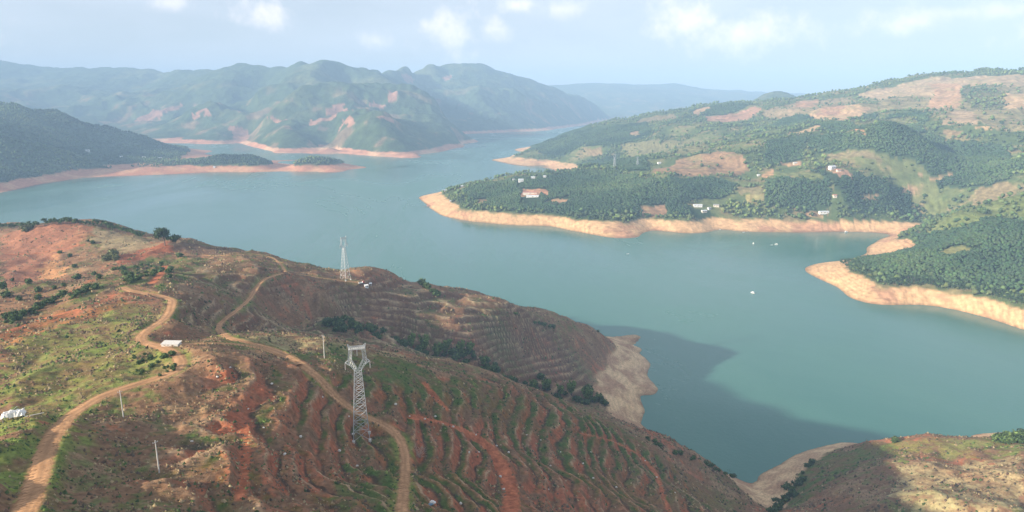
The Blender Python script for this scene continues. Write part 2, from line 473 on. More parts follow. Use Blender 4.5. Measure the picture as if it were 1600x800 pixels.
def carve(land, pix, width, cutw, smooth=9, raw=False):
    """a road along a line of pixels: find it on the slope, bench it in, return its centre line"""
    P = []
    for a, b in zip(pix[:-1], pix[1:]):
        n = max(1, int(math.hypot(b[0] - a[0], b[1] - a[1]) / 6))
        for k in range(n):
            P.append((a[0] + (b[0] - a[0]) * k / n, a[1] + (b[1] - a[1]) * k / n))
    P.append(pix[-1])
    H = [land.hit(*p) for p in P]
    H = [h for h in H if h is not None]
    C = [H[0]]
    for h in H[1:]:
        d = np.hypot(*(h - C[-1])[:2])
        if d > 170:
            print('road jump', round(float(d)), [round(float(v)) for v in h]); continue
        C.append(h)
    C = np.array(along(C, 2.0))
    for it in range(3):
        k = np.ones(smooth) / smooth
        pad = smooth // 2
        Q = np.pad(C, ((pad, pad), (0, 0)), mode='edge')
        C = np.stack([np.convolve(Q[:, j], k, 'valid') for j in range(3)], 1)
    X, Y = land.X, land.Y
    lo, hi = C.min(0) - 12, C.max(0) + 12
    box = (X > lo[0]) & (X < hi[0]) & (Y > lo[1]) & (Y < hi[1])
    ii = np.nonzero(box.ravel())[0]
    x, y = X.ravel()[ii], Y.ravel()[ii]
    best = np.full(len(ii), 1e9); bz = np.zeros(len(ii))
    for p in C[::1]:
        d = (x - p[0]) ** 2 + (y - p[1]) ** 2
        m = d < best
        best[m] = d[m]; bz[m] = p[2]
    best = np.sqrt(best)
    w = sstep(width / 2 + cutw, width / 2 + .6, best)
    Zf = land.Z.ravel()
    Zf[ii] = Zf[ii] * (1 - w) + bz * w
    land.Z = Zf.reshape(land.Z.shape)
    dist = np.full(Zf.shape, 1e9); dist[ii] = best
    return C, dist.reshape(land.Z.shape)

ROADS = [
    ('west', [(30, 812), (48, 780), (62, 740), (68, 705), (88, 672), (120, 640), (160, 617), (205, 602), (255, 590), (288, 577), (290, 568), (278, 553), (258, 543), (228, 537), (206, 527), (225, 517), (250, 505), (266, 490), (270, 472), (262, 463), (235, 459), (205, 456), (185, 447)], 5.0),
    ('saddle', [(258, 541), (290, 537), (330, 536), (372, 536), (400, 541), (428, 548), (448, 560), (470, 570)], 2.6),
    ('east', [(447, 427), (420, 433), (398, 442), (402, 452), (388, 470), (365, 490), (343, 503), (341, 515), (356, 528), (385, 536), (412, 541), (432, 545), (450, 558), (475, 572), (500, 590), (522, 618), (540, 640), (570, 654), (600, 660), (622, 672), (634, 690), (636, 715), (632, 750), (628, 790), (627, 812)], 3.6),
    ('ridge', [(447, 427), (470, 429), (500, 434), (530, 440), (555, 443), (568, 442)], 3.2),
    ('crest', [(447, 427), (440, 414), (425, 402), (400, 396), (370, 398), (340, 400), (310, 398)], 2.4),
]
road_lines = {}
road_dist = np.full(near.Z.shape, 1e9)
for nm, pix, wd in ROADS:
    C, d = carve(near, pix, wd, 4.0)
    road_lines[nm] = (C, wd)
    road_dist = np.minimum(road_dist, d - wd / 2)
TRACKS = [  # bare red tracks worn into the slope
    ([(640, 650), (690, 660), (730, 675), (765, 700), (790, 735), (800, 770), (798, 812)], 6.5),
    ([(655, 590), (672, 610), (690, 635), (705, 645)], 2.4),
    ([(900, 676), (960, 690), (1000, 710), (1025, 740), (1050, 812)], 2.2),
    ([(380, 660), (388, 700), (384, 740), (370, 790)], 2.4),
    ([(8, 520), (60, 500), (110, 487), (140, 478)], 3.2), ([(0, 398), (60, 396), (120, 385), (150, 381)], 2.2),
    ([(235, 445), (250, 430), (258, 415)], 5.5),
]
track_dist = np.full(near.Z.shape, 1e9)
for pix, wd in TRACKS:
    C, d = carve(near, pix, wd, 2.0, smooth=7)
    track_dist = np.minimum(track_dist, d - wd / 2)

def near_colour(s):
    X, Y, Z = s.X, s.Y, s.Z
    n60, n20, n6, n2 = fbm(X, Y, 60, 3, seed=11), fbm(X, Y, 20, 3, seed=12), fbm(X, Y, 6, 3, seed=13), fbm(X, Y, 2.2, 2, seed=14)
    c = np.broadcast_to(BROWN, X.shape + (3,)).copy()
    c = mixc(c, DRY, sstep(-.1, .5, n20 + .5 * n6) * .6)
    c = mixc(c, GREEN, sstep(.1, .6, n60 * .6 + n6 * .8) * .65)
    c = mixc(c, RED, sstep(.25, .7, -n60 * .6 + n6 * .6) * .7)
    jx, jy = X + 7 * n20 + 3 * n6, Y + 9 * fbm(X, Y, 20, 3, seed=15) + 3 * n6
    def region(pix, col, amt=.85, patch=0.0):
        nonlocal c
        m = inside(s.poly(pix), jx, jy).astype(float) * amt
        if patch: m = m * sstep(-patch, patch, n20 * .5 + n6 * .6 + .1)
        c = mixc(c, col, m)
    # green slopes on the left
    region([(0, 540), (60, 510), (190, 470), (250, 480), (262, 500), (200, 530), (255, 545), (280, 570), (250, 590), (130, 620), (70, 690), (40, 780), (0, 790)], GRASS, .9, .9)
    region([(60, 660), (0, 640), (0, 800), (30, 800)], GRASS, .8, .4)
    region([(110, 470), (230, 400), (330, 400), (300, 440), (270, 455), (180, 440), (60, 520), (0, 530), (0, 500)], GREEN, .8, .5)
    region([(90, 720), (130, 640), (200, 610), (240, 615), (170, 650), (120, 720), (80, 790)], GRASS, .75, .5)
    region([(380, 545), (420, 540), (470, 560), (520, 600), (600, 640), (720, 640), (860, 660), (860, 640), (700, 590), (600, 552), (520, 535)], GREEN, .8, .6)
    region([(480, 650), (560, 660), (620, 690), (620, 800), (500, 800), (560, 720)], GREEN, .75, .45)
    region([(1190, 760), (1250, 715), (1330, 700), (1400, 695), (1420, 700), (1300, 745), (1240, 800), (1200, 800)], GREEN, .85, .8)
    region([(1380, 692), (1600, 692), (1600, 715), (1450, 712), (1400, 720)], GRASS, .7, .5)
    region([(1400, 720), (1600, 715), (1600, 800), (1400, 800)], STRAW, .85, .8)
    region([(350, 533), (430, 527), (520, 528), (600, 546), (660, 570), (560, 556), (480, 548), (400, 548)], STRAW * .8, .75, .5)  # straw tint along the spur crest, painted in as sunlit grass
    region([(520, 540), (700, 590), (860, 645), (1000, 690), (900, 700), (760, 660), (640, 640), (560, 600)], GREEN, .6, .6)
    region([(640, 700), (720, 700), (760, 800), (650, 800)], GREEN, .55, .5)
    region([(860, 690), (1000, 700), (1180, 790), (1000, 800), (900, 760)], GREEN, .55, .6)
    # ploughed and cleared ground
    region([(0, 372), (60, 350), (115, 346), (145, 360), (120, 385), (90, 400), (100, 425), (60, 440), (0, 445)], PINK, .9)
    region([(85, 385), (135, 350), (150, 365), (120, 385)], (.36, .17, .09), .8, .5)
    region([(60, 430), (85, 390), (100, 420), (95, 435)], (.42, .22, .10), .8)
    region([(180, 400), (230, 380), (262, 378), (272, 392), (230, 400), (190, 415)], (.30, .105, .055), .9)
    region([(270, 385), (300, 378), (380, 392), (340, 400), (290, 395)], (.13, .085, .06), .8)
    region([(0, 520), (50, 495), (140, 475), (180, 455), (215, 470), (140, 500), (60, 525), (10, 545)], RED, .8, .7)
    region([(0, 470), (60, 450), (130, 450), (120, 480), (0, 510)], (.25, .12, .06), .5, .4)
    region([(140, 352), (230, 375), (250, 385), (200, 392), (150, 380)], (.27, .21, .12), .8)
    region([(260, 560), (350, 540), (440, 560), (470, 620), (420, 680), (300, 660)], (.30, .175, .10), .7, .7)
    region([(600, 690), (760, 660), (840, 720), (960, 740), (1060, 800), (640, 800)], RED, .45, .5)
    region([(360, 640), (480, 610), (560, 720), (520, 800), (370, 800)], RED, .5, .5)
    # terraces: bare riser, planted tread; furrow and lip tones paint in bench shading
    f = s.phase
    riser = sstep(.40, .55, f) * sstep(1.02, .85, f)
    tread = sstep(.12, .3, f) * sstep(.5, .38, f)
    tm = s.tmask
    sb = np.clip(s.spur2 + s.bowl, 0, 1); fr = np.clip(s.front + .1 - .8 * sb, 0, 1)
    c = mixc(c, RED * .95, tm * riser * np.clip(.55 + .6 * n20 + .5 * n6 + .4 * n60, 0, .9) * fr)
    c = mixc(c, GREEN * .8, tm * sstep(.05, .2, f) * sstep(.5, .38, f) * np.clip(.55 + .7 * n60 + .7 * n6, 0, .9) * fr)
    c = mixc(c, (.36, .25, .15), tm * sstep(.84, .96, f) * np.clip(.35 + .9 * n20 + .4 * n6, 0, .85) * fr)  # tan bench edge, a light line painted into the colour
    c = mixc(c, (.055, .045, .032), tm * sstep(.36, .42, f) * sstep(.56, .48, f) * np.clip(.6 + .6 * n20, 0, .9) * np.maximum(fr, sb * .8))  # dark furrow at the riser foot, shade painted into the crease
    c = mixc(c, np.array((.125, .068, .046)), tm * riser * .75 * sb)  # brown riser, darkened so the benches read as shaded relief
    c = mixc(c, np.array((.085, .09, .04)), tm * sstep(.1, .2, f) * sstep(.45, .35, f) * np.clip(.25 + .8 * n60, 0, .7) * sb)
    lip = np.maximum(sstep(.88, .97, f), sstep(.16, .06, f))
    c = mixc(c, (.37, .28, .17), tm * lip * sb * np.clip(.6 + .8 * n20, .2, .9))  # pale lip, painted as the lit edge of each bench
    # verges, roads, tracks
    c = mixc(c, GRASS, sstep(3.6, .8, road_dist + 1.2 * n6) * np.clip(.45 + n20, 0, .8))
    c = mixc(c, ROADC * .9, sstep(.9, -.2, road_dist + .5 * n2))
    c = mixc(c, np.array((.40, .135, .065)) * (1 + .25 * n6[..., None]), sstep(1.2, -.4, track_dist + 1.0 * n6) * .95)
    c = c * (1 + .22 * n2 * sstep(420, 250, np.hypot(X, Y)) + .16 * n6)[..., None]
    # bare drawdown bank of the reservoir
    bank = sstep(19.5, 16.5, Z + 2.2 * n20 + .8 * n6)
    bc = mixc(np.broadcast_to(np.array((.45, .295, .175)), X.shape + (3,)), (.60, .42, .24), sstep(-.3, .5, n20))
    bc = mixc(bc, (.34, .19, .115), sstep(.2, .7, -n20 + .3 * n6 - .4 * n60) * .6)
    bc = bc * (1 + .10 * np.sin(Z * 3.1 + 2 * n20))[..., None]
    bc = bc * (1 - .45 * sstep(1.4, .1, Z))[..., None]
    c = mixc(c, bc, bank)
    s.bank = bank
    return np.clip(c, .01, .8)
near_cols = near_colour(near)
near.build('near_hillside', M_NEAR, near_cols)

def road_strip(name, C, width, lift=.10):
    n = len(C)
    T = np.gradient(C[:, :2], axis=0); T /= np.maximum(np.hypot(T[:, 0], T[:, 1]), 1e-6)[:, None]
    Nn = np.stack([T[:, 1], -T[:, 0]], 1)
    offs = np.linspace(-.5, .5, 9)
    s_ = np.cumsum(np.hypot(*np.gradient(C[:, :2], axis=0).T))
    V, Q, K = [], [], []
    for j, o in enumerate(offs):
        wob = width * (1 + .22 * perlin(s_ / 9 + 3.1 * (o > 0), s_ * 0 + 5.5) + .10 * perlin(s_ / 2.7 + 7.1 * (o > 0), s_ * 0 + 1.5))
        xy = C[:, :2] + Nn * (o * wob)[:, None]
        rut = -.09 * math.exp(-((abs(o) - .26) / .09) ** 2) + .04 * math.exp(-(o / .1) ** 2) - .22 * (abs(o) > .45)
        V.append(np.column_stack([xy, C[:, 2] + lift + rut]))
        tone = 1 + .22 * math.exp(-((abs(o) - .26) / .1) ** 2) - .10 * math.exp(-(o / .09) ** 2)
        K.append(ROADC[None] * tone * (1 + .25 * perlin(s_ / 7, s_ * 0 + o * 3) + .2 * perlin(s_ / 23, s_ * 0 + o))[:, None])
    V, K = np.concatenate(V), np.concatenate(K)
    for j in range(len(offs) - 1):
        a = np.arange(n - 1) + j * n
        Q.append(np.stack([a, a + n, a + n + 1, a + 1], 1))
    me = fast_mesh(name, V, np.concatenate(Q), K, smooth=True)
    if me.polygons[0].normal.z < 0: me.flip_normals()
    return tag(link(name, me, M_ROAD), kind='structure')
for nm in ('west', 'east', 'ridge', 'saddle', 'crest'):
    road_strip('dirt_road', *road_lines[nm], lift={'west': .10, 'east': .11, 'ridge': .14, 'saddle': .07, 'crest': .06}[nm])

# ------------------------------------------------------------------ RIGHT SHORE: long wooded hillside, its peninsula and the headland
right_pts = shore([(655, 309), (665, 318), (674, 326), (690, 336), (730, 345), (800, 352), (860, 353), (905, 362), (950, 371), (985, 372), (1003, 369), (1003, 364), (1015, 357), (1050, 363), (1093, 364), (1106, 357), (1120, 358), (1160, 362), (1250, 364), (1330, 362), (1392, 366)], 40) \
  + shore([(1380, 372), (1353, 388), (1358, 393), (1340, 402), (1310, 408), (1280, 411), (1255, 419), (1262, 427), (1285, 438), (1312, 448), (1325, 463), (1342, 471), (1385, 477), (1440, 475), (1500, 485), (1560, 500), (1620, 520), (1700, 545)], 25) \
  + shore([(768, 250), (800, 257), (835, 261), (856, 259)], 60) + shore([(772, 249), (798, 246)], 60) \
  + wz([(690, 318, 12), (720, 326, 18), (760, 330, 18), (800, 333, 18), (850, 337, 18), (900, 345, 17), (940, 352, 15), (975, 357, 9), (1010, 340, 20), (1050, 345, 18), (1075, 350, 12), (1100, 346, 17), (1150, 347, 13), (1200, 347, 13), (1250, 348, 13), (1300, 350, 12), (1360, 355, 8), (1400, 358, 8), (1000, 350, 13),
        (700, 300, 22), (720, 297, 30), (760, 287, 38), (800, 277, 45), (750, 310, 28), (800, 310, 34), (850, 300, 48), (900, 280, 66), (900, 320, 38), (960, 264, 78), (1000, 300, 60), (1000, 322, 40), (950, 320, 40), (920, 266, 70), (860, 275, 55),
        (1040, 272, 86), (1080, 262, 104), (1000, 268, 80), (1100, 300, 64), (1100, 325, 36), (1120, 238, 134), (1090, 246, 120), (1150, 245, 132), (1200, 218, 165), (1200, 300, 74), (1200, 270, 102), (1200, 325, 40), (1160, 220, 150), (1240, 215, 172), (1140, 300, 66),
        (1300, 300, 80), (1300, 325, 45), (1300, 250, 134), (1300, 200, 203), (1400, 300, 78), (1400, 325, 40), (1400, 250, 142), (1400, 200, 218), (1430, 340, 22), (1470, 325, 45), (1500, 290, 92), (1440, 310, 60),
        (960, 246, 52), (900, 248, 35), (860, 248, 22), (900, 240, 55), (1000, 230, 95), (1000, 207, 138), (1050, 220, 125), (900, 217, 98), (1080, 202, 165), (1040, 240, 85), (810, 252, 7), (830, 254, 8), (850, 240, 38), (1100, 228, 128),
        # headland
        (1300, 418, 9), (1320, 428, 15), (1345, 440, 15), (1375, 450, 14), (1340, 415, 22), (1320, 410, 15), (1420, 455, 14), (1460, 457, 14), (1520, 468, 15), (1600, 492, 15), (1400, 400, 34), (1400, 430, 27), (1500, 420, 42), (1500, 445, 26), (1600, 460, 30),
        (1500, 370, 60), (1600, 420, 50), (1600, 370, 76), (1500, 345, 74), (1600, 312, 116), (1550, 328, 96), (1450, 358, 46), (1420, 368, 22), (1400, 380, 16), (1380, 386, 8), (1420, 385, 20), (1450, 390, 36),
        # lake bed
        (640, 300, -14), (640, 330, -16), (700, 365, -16), (850, 380, -18), (950, 395, -16), (1000, 400, -15), (1050, 385, -12), (1150, 385, -14), (1250, 395, -12), (1300, 380, -10), (1350, 375, -5), (1220, 420, -12), (1260, 450, -12), (1330, 490, -12), (1450, 500, -14), (1560, 530, -14), (740, 252, -12), (780, 266, -10), (820, 270, -12), (740, 240, -14), (1024, 370, -8)]) \
  + wy([(860, 219, 3600), (822, 238, 3350), (930, 197, 3800), (965, 190, 3850), (1000, 183, 3800), (1035, 178, 3750), (1070, 173, 3700), (1110, 164, 3650), (1150, 162, 3550), (1200, 161, 3450), (1260, 154, 3400), (1300, 147, 3400), (1340, 139, 3350), (1380, 130, 3350), (1415, 122, 3300), (1450, 118, 3250), (1500, 116, 3150), (1550, 114, 3050), (1600, 114, 2950), (1700, 115, 2900),
        (1300, 172, 2700), (1400, 155, 2800), (1500, 135, 2750), (1500, 165, 2350), (1600, 150, 2350), (1500, 205, 2000), (1600, 200, 1900), (1600, 255, 1600), (1550, 270, 1650), (1250, 180, 2800), (1150, 190, 2950), (1420, 175, 2450), (1180, 180, 3050), (1450, 225, 1980), (1500, 250, 1830), (1700, 180, 2100), (1700, 260, 1500)]) \
  + [(0, 2480, -4), (-150, 2330, -4), (-260, 2160, -4), (130, 2600, 0), (-350, 2080, -10), (60, 3700, -4), (200, 4300, -5), (400, 5000, -5), (800, 5600, 0), (-80, 3420, -4), (1400, 5000, 60), (2200, 4500, 200), (3000, 4200, 250), (3200, 3000, 380), (2600, 1800, 300), (1800, 1000, 150), (1200, 800, 40), (1000, 1000, 70), (900, 700, -10), (2000, 4000, 260), (1500, 4200, 170), (1000, 4500, 90)]

def right_detail(s, X, Y, Z):
    up = np.clip((Z - 8) / 60, 0.02, 1)
    Z = Z + up * (14 * ridged(X, Y, 420, 3, seed=3) - 6 + 4 * fbm(X, Y, 120, 3, seed=4))
    bank = sstep(26, 12, Z) * sstep(-2, 4, Z)
    Z = Z + bank * .7 * ridged(X, Y, 38, 3, seed=5)
    f = np.floor(Z / 5.0 + .25 * fbm(X, Y, 90, 2)); s.phase = Z / 5.0 + .25 * fbm(X, Y, 90, 2) - f
    return Z
right = Land(right_pts, 40.0, (-14, 46), (720, 5800), 560, 400, right_detail)

FIELDS = [  # (outline, colour, how many trees stand on it)
    ([(1290, 166), (1450, 150), (1640, 138), (1640, 200), (1560, 206), (1470, 180), (1400, 172), (1330, 186)], (.25, .205, .105), .33),
    ([(1190, 172), (1290, 156), (1330, 150), (1340, 160), (1260, 182), (1200, 186)], (.27, .205, .11), .28),
    ([(1290, 190), (1420, 182), (1430, 196), (1340, 200)], (.17, .17, .075), .5),
    ([(1340, 147), (1455, 121), (1600, 117), (1640, 117), (1640, 140), (1500, 137), (1450, 152), (1375, 157)], (.38, .275, .16), .03),
    ([(1450, 130), (1500, 132), (1502, 150), (1497, 170), (1447, 169), (1457, 152)], (.43, .26, .145), .0),
    ([(1500, 142), (1552, 137), (1572, 158), (1566, 172), (1525, 170), (1508, 160)], (.13, .12, .055), .7),
    ([(1570, 146), (1620, 142), (1620, 171), (1570, 172)], (.46, .31, .17), .0),
    ([(1260, 183), (1287, 168), (1360, 170), (1322, 189)], (.47, .31, .17), .0), ([(1287, 168), (1322, 167), (1310, 180), (1275, 182)], (.36, .21, .13), .0),
    ([(1230, 209), (1280, 196), (1278, 205), (1240, 212)], (.40, .27, .15), .02), ([(1280, 207), (1354, 205), (1354, 212), (1282, 211)], (.38, .22, .12), .0),
    ([(1470, 195), (1495, 173), (1522, 175), (1522, 195)], (.35, .25, .15), .04), ([(1515, 197), (1555, 200), (1550, 205), (1520, 203)], (.44, .29, .15), .0),
    ([(1470, 205), (1500, 205), (1510, 215), (1480, 217)], (.27, .19, .10), .0),
    ([(1282, 242), (1372, 244), (1380, 254), (1300, 251)], (.24, .19, .10), .0),
    ([(1245, 158), (1282, 154), (1270, 168), (1240, 168)], (.40, .23, .13), .0), ([(1215, 175), (1242, 172), (1240, 180), (1215, 181)], (.38, .26, .15), .0),
    ([(1017, 265), (1060, 250), (1120, 236), (1160, 243), (1172, 268), (1120, 274), (1075, 276), (1032, 271)], (.30, .185, .10), .10),
    ([(1166, 306), (1197, 304), (1195, 319), (1165, 316)], (.29, .24, .10), .0), ([(1150, 296), (1190, 293), (1190, 303), (1155, 305)], (.22, .18, .09), .1),
    ([(1000, 320), (1041, 322), (1040, 337), (1002, 337)], (.33, .20, .115), .0), ([(1230, 330), (1295, 327), (1297, 333), (1237, 335)], (.40, .24, .14), .0),
    ([(1190, 272), (1210, 266), (1212, 276), (1192, 280)], (.42, .24, .13), .0), ([(1212, 270), (1278, 271), (1280, 281), (1195, 281)], (.15, .17, .06), .0),
    ([(1290, 262), (1330, 270), (1332, 282), (1310, 278)], (.36, .21, .13), .08), ([(1220, 254), (1250, 251), (1248, 259), (1222, 259)], (.36, .22, .13), .0),
    ([(812, 307), (815, 296), (855, 297), (856, 306)], (.46, .24, .14), .0), ([(845, 320), (865, 310), (888, 314), (886, 320)], (.42, .25, .14), .0), ([(742, 312), (760, 312), (765, 318), (745, 318)], (.3, .2, .11), .0),
    ([(1099, 182), (1145, 178), (1180, 166), (1191, 172), (1154, 189), (1105, 189)], (.38, .21, .13), .02),
    ([(970, 226), (1039, 218), (1096, 218), (1110, 235), (1039, 243), (975, 243)], (.19, .175, .08), .35),
    ([(1000, 186), (1050, 178), (1070, 182), (1030, 190), (990, 194)], (.22, .17, .09), .05), ([(1075, 178), (1105, 167), (1110, 170), (1085, 182)], (.38, .25, .15), .0),
    ([(980, 208), (1000, 205), (998, 213), (984, 213)], (.34, .22, .13), .0), ([(915, 232), (940, 230), (942, 243), (915, 244)], (.27, .19, .10), .1),
    ([(1445, 312), (1490, 312), (1485, 335), (1450, 335)], (.14, .16, .055), .03), ([(1520, 295), (1570, 285), (1590, 290), (1530, 322)], (.26, .2, .1), .1), ([(1430, 272), (1490, 272), (1490, 279), (1432, 276)], (.3, .2, .11), .0),
    ([(1405, 295), (1440, 292), (1430, 308), (1410, 306)], (.32, .21, .12), .0), ([(1345, 300), (1372, 304), (1365, 311), (1345, 311)], (.3, .2, .11), .0),
    ([(1450, 345), (1600, 312), (1640, 312), (1640, 335), (1500, 362), (1455, 362)], (.15, .18, .06), .45),
    ([(1355, 389), (1378, 375), (1420, 376), (1445, 385), (1400, 393)], (.5, .3, .16), .0), ([(1460, 398), (1510, 380), (1525, 395), (1480, 402)], (.21, .2, .07), .1),
    ([(1410, 443), (1455, 445), (1490, 460), (1480, 470), (1430, 462)], (.24, .22, .09), .0), ([(1120, 340), (1200, 343), (1200, 350), (1130, 347)], (.22, .22, .09), .0),
]
PLANTED = [  # dense even-aged plantation blocks
    [(1255, 213), (1350, 213), (1445, 210), (1477, 220), (1567, 230), (1567, 272), (1487, 271), (1425, 252), (1380, 243), (1280, 241), (1267, 237)],
    [(1192, 285), (1290, 285), (1300, 295), (1297, 326), (1230, 329), (1200, 320)],
    [(806, 240), (852, 217), (924, 201), (1010, 193), (1016, 212), (987, 226), (910, 229), (860, 249)],
    [(1076, 174), (1110, 166), (1174, 163), (1145, 178), (1080, 180)],
    [(1040, 279), (1120, 280), (1150, 290), (1140, 305), (1060, 318), (1040, 318), (1000, 300)],
    [(1265, 199), (1370, 172), (1365, 190), (1350, 203)], [(1195, 225), (1262, 215), (1255, 250), (1195, 262)], [(1310, 415), (1400, 385), (1600, 380), (1640, 470), (1500, 445), (1390, 440)],
    [(1120, 345), (1040, 340), (880, 335), (760, 325), (720, 300), (800, 280), (900, 270), (960, 268), (1030, 285), (1060, 320), (1100, 330)], [(1240, 272), (1300, 270), (1420, 300), (1430, 335), (1330, 340), (1310, 290)], [(1440, 250), (1560, 230), (1600, 260), (1560, 290), (1460, 290)], [(1340, 212), (1390, 180), (1450, 178), (1440, 208)], [(870, 262), (960, 245), (1010, 250), (1010, 268), (950, 266)], [(1420, 370), (1500, 350), (1560, 345), (1600, 350), (1600, 380), (1450, 390)], [(1200, 200), (1225, 185), (1275, 185), (1250, 195)], [(1300, 283), (1395, 300), (1430, 330), (1330, 340), (1310, 300)],
]
right_trees = np.zeros(right.Z.shape)
right_dark = np.zeros(right.Z.shape)
def right_colour(s):
    global right_trees, right_dark
    X, Y, Z = s.X, s.Y, s.Z
    n200, n60, n15 = fbm(X, Y, 260, 3, seed=21), fbm(X, Y, 60, 3, seed=22), fbm(X, Y, 14, 3, seed=23)
    c = np.broadcast_to(np.array((.072, .102, .038)), X.shape + (3,)).copy()
    c = mixc(c, (.145, .158, .060), sstep(-.1, .5, -n200 * .8 + n60 * .5) * .85)
    c = mixc(c, (.24, .17, .09), sstep(.25, .6, n60 - .3 * n200 + .3 * n15) * .6)
    tr = .62 + .5 * n200 + .5 * n60
    jx, jy = X + 9 * n60 + 3 * n15, Y + 12 * fbm(X, Y, 60, 3, seed=25) + 3 * n15
    for pix in PLANTED:
        m = inside(s.poly(pix), jx, jy)
        tr[m] = 1.5; right_dark[m] = 1
        c[m] = np.array((.036, .062, .028))
    for pix, col, tn in FIELDS:
        m = inside(s.poly(pix), jx, jy)
        tr[m] = tn; right_dark[m] = 0
        rows = 1 - .34 * sstep(.45, .65, s.phase[m]) * sstep(1.0, .9, s.phase[m])
        c[m] = mixc(np.array(col) * rows[:, None], (.17, .17, .07), sstep(.1, .7, n60[m] + .6 * n15[m]) * .45)
    low = sstep(60, 30, Z) * sstep(2400, 1900, Y)
    tr = np.where((low > .5) & (tr > .3), np.maximum(tr, 1.15), tr)
    c = c * (1 + .25 * n15)[..., None]
    bank = sstep(19, 16.5, Z + 2.5 * n60 + .8 * n15)
    bc = mixc(np.broadcast_to(np.array((.56, .35, .18)), X.shape + (3,)), (.45, .235, .135), sstep(.15, .7, n60 + .7 * n200) * .8)
    bc = mixc(bc, (.20, .20, .085), sstep(10, 16, Z) * sstep(.1, .4, n60 - .2 * n200) * .7)
    bc = bc * (1 + .16 * np.sin(Z * 2.2 + 1.5 * n60) * sstep(-.5, .4, n200) + .10 * np.sin(Z * 5.1 + n60) + .10 * n15)[..., None]
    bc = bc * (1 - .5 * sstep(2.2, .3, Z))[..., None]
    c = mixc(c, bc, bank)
    tr = tr * (1 - sstep(.1, .6, bank))
    right_trees = tr
    return np.clip(c, .01, .8)
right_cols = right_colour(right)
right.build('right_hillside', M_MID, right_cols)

# ------------------------------------------------------------------ LEFT SHORE: wooded hills, the bar with its two wooded knolls
left_pts = wy([(330, 251, 2890), (370, 248, 2910), (400, 250, 2900), (350, 258, 2840), (390, 259, 2830), (310, 260, 2830), (415, 258, 2850), (490, 251, 2880), (470, 255, 2850), (510, 253, 2870), (480, 260, 2810), (515, 259, 2820)]) + shore([(-80, 318), (0, 301), (60, 288), (120, 279), (180, 275), (250, 273), (330, 269), (400, 269), (440, 268), (490, 267), (540, 265), (572, 262)], 60) \
  + shore([(570, 261), (535, 256), (490, 250), (450, 251), (432, 253), (380, 246), (340, 244), (318, 240)], 60) \
  + wz([(150, 262, 14), (220, 263, 16), (300, 260, 15), (425, 262, 8), (437, 264, 2), (438, 260, 2), (440, 255, -2), (448, 263, 6), (535, 261, 9), (560, 262, 1.5), (300, 252, 14), (270, 246, 16), (312, 242, 3), (260, 262, 14),
        (150, 242, 42), (200, 250, 26), (100, 232, 80), (230, 242, 28), (120, 268, 14), (60, 278, 14), (0, 288, 16), (40, 262, 45),
        (100, 300, -12), (250, 290, -14), (400, 282, -14), (550, 275, -10), (600, 258, -10), (480, 243, -8), (400, 236, -10), (330, 235, -8), (580, 250, -8), (0, 325, -14)]) \
  + wy([(0, 213, 2650), (60, 231, 2680), (110, 249, 2700), (140, 262, 2700), (0, 168, 3350), (60, 180, 3350), (95, 185, 3350), (130, 196, 3400), (200, 215, 3480), (270, 232, 3560), (-100, 165, 3300), (-100, 200, 2600), (30, 205, 3000), (90, 215, 3050)]) \
  + [(-1700, 4000, -8), (-2100, 4100, -8), (-2700, 4200, -5), (-1450, 3850, -8), (-3300, 3600, 200), (-3200, 2600, 220), (-2600, 1900, 80), (-2100, 1750, -8), (-1150, 3500, -8)]
def left_detail(s, X, Y, Z):
    up = np.clip((Z - 6) / 60, 0.02, 1)
    return Z + up * (26 * ridged(X, Y, 520, 3, seed=6) - 9) + sstep(26, 12, Z) * sstep(-2, 4, Z) * 1.5 * ridged(X, Y, 60, 3, seed=7)
left = Land(left_pts, 50.0, (-47, -9), (1700, 4400), 330, 200, left_detail)
left_trees = None
def left_colour(s):
    global left_trees
    X, Y, Z = s.X, s.Y, s.Z
    n200, n60, n20 = fbm(X, Y, 260, 3, seed=31), fbm(X, Y, 70, 3, seed=32), fbm(X, Y, 20, 2, seed=33)
    c = np.broadcast_to(np.array((.050, .078, .034)), X.shape + (3,)).copy()
    c = mixc(c, (.12, .14, .055), sstep(.0, .5, n200 + .4 * n60) * .7)
    c = c * (1 + .2 * n20)[..., None]
    bank = sstep(21, 17.5, Z + 3 * n60)
    bc = mixc(np.broadcast_to(np.array((.47, .215, .125)), X.shape + (3,)), (.55, .30, .165), sstep(-.1, .5, n60))
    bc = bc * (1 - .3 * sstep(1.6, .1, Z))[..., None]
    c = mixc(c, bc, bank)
    left_trees = (.8 + .5 * n200) * (1 - bank)
    return np.clip(c, .01, .8)
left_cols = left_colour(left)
left.build('left_hills', M_MID, left_cols)

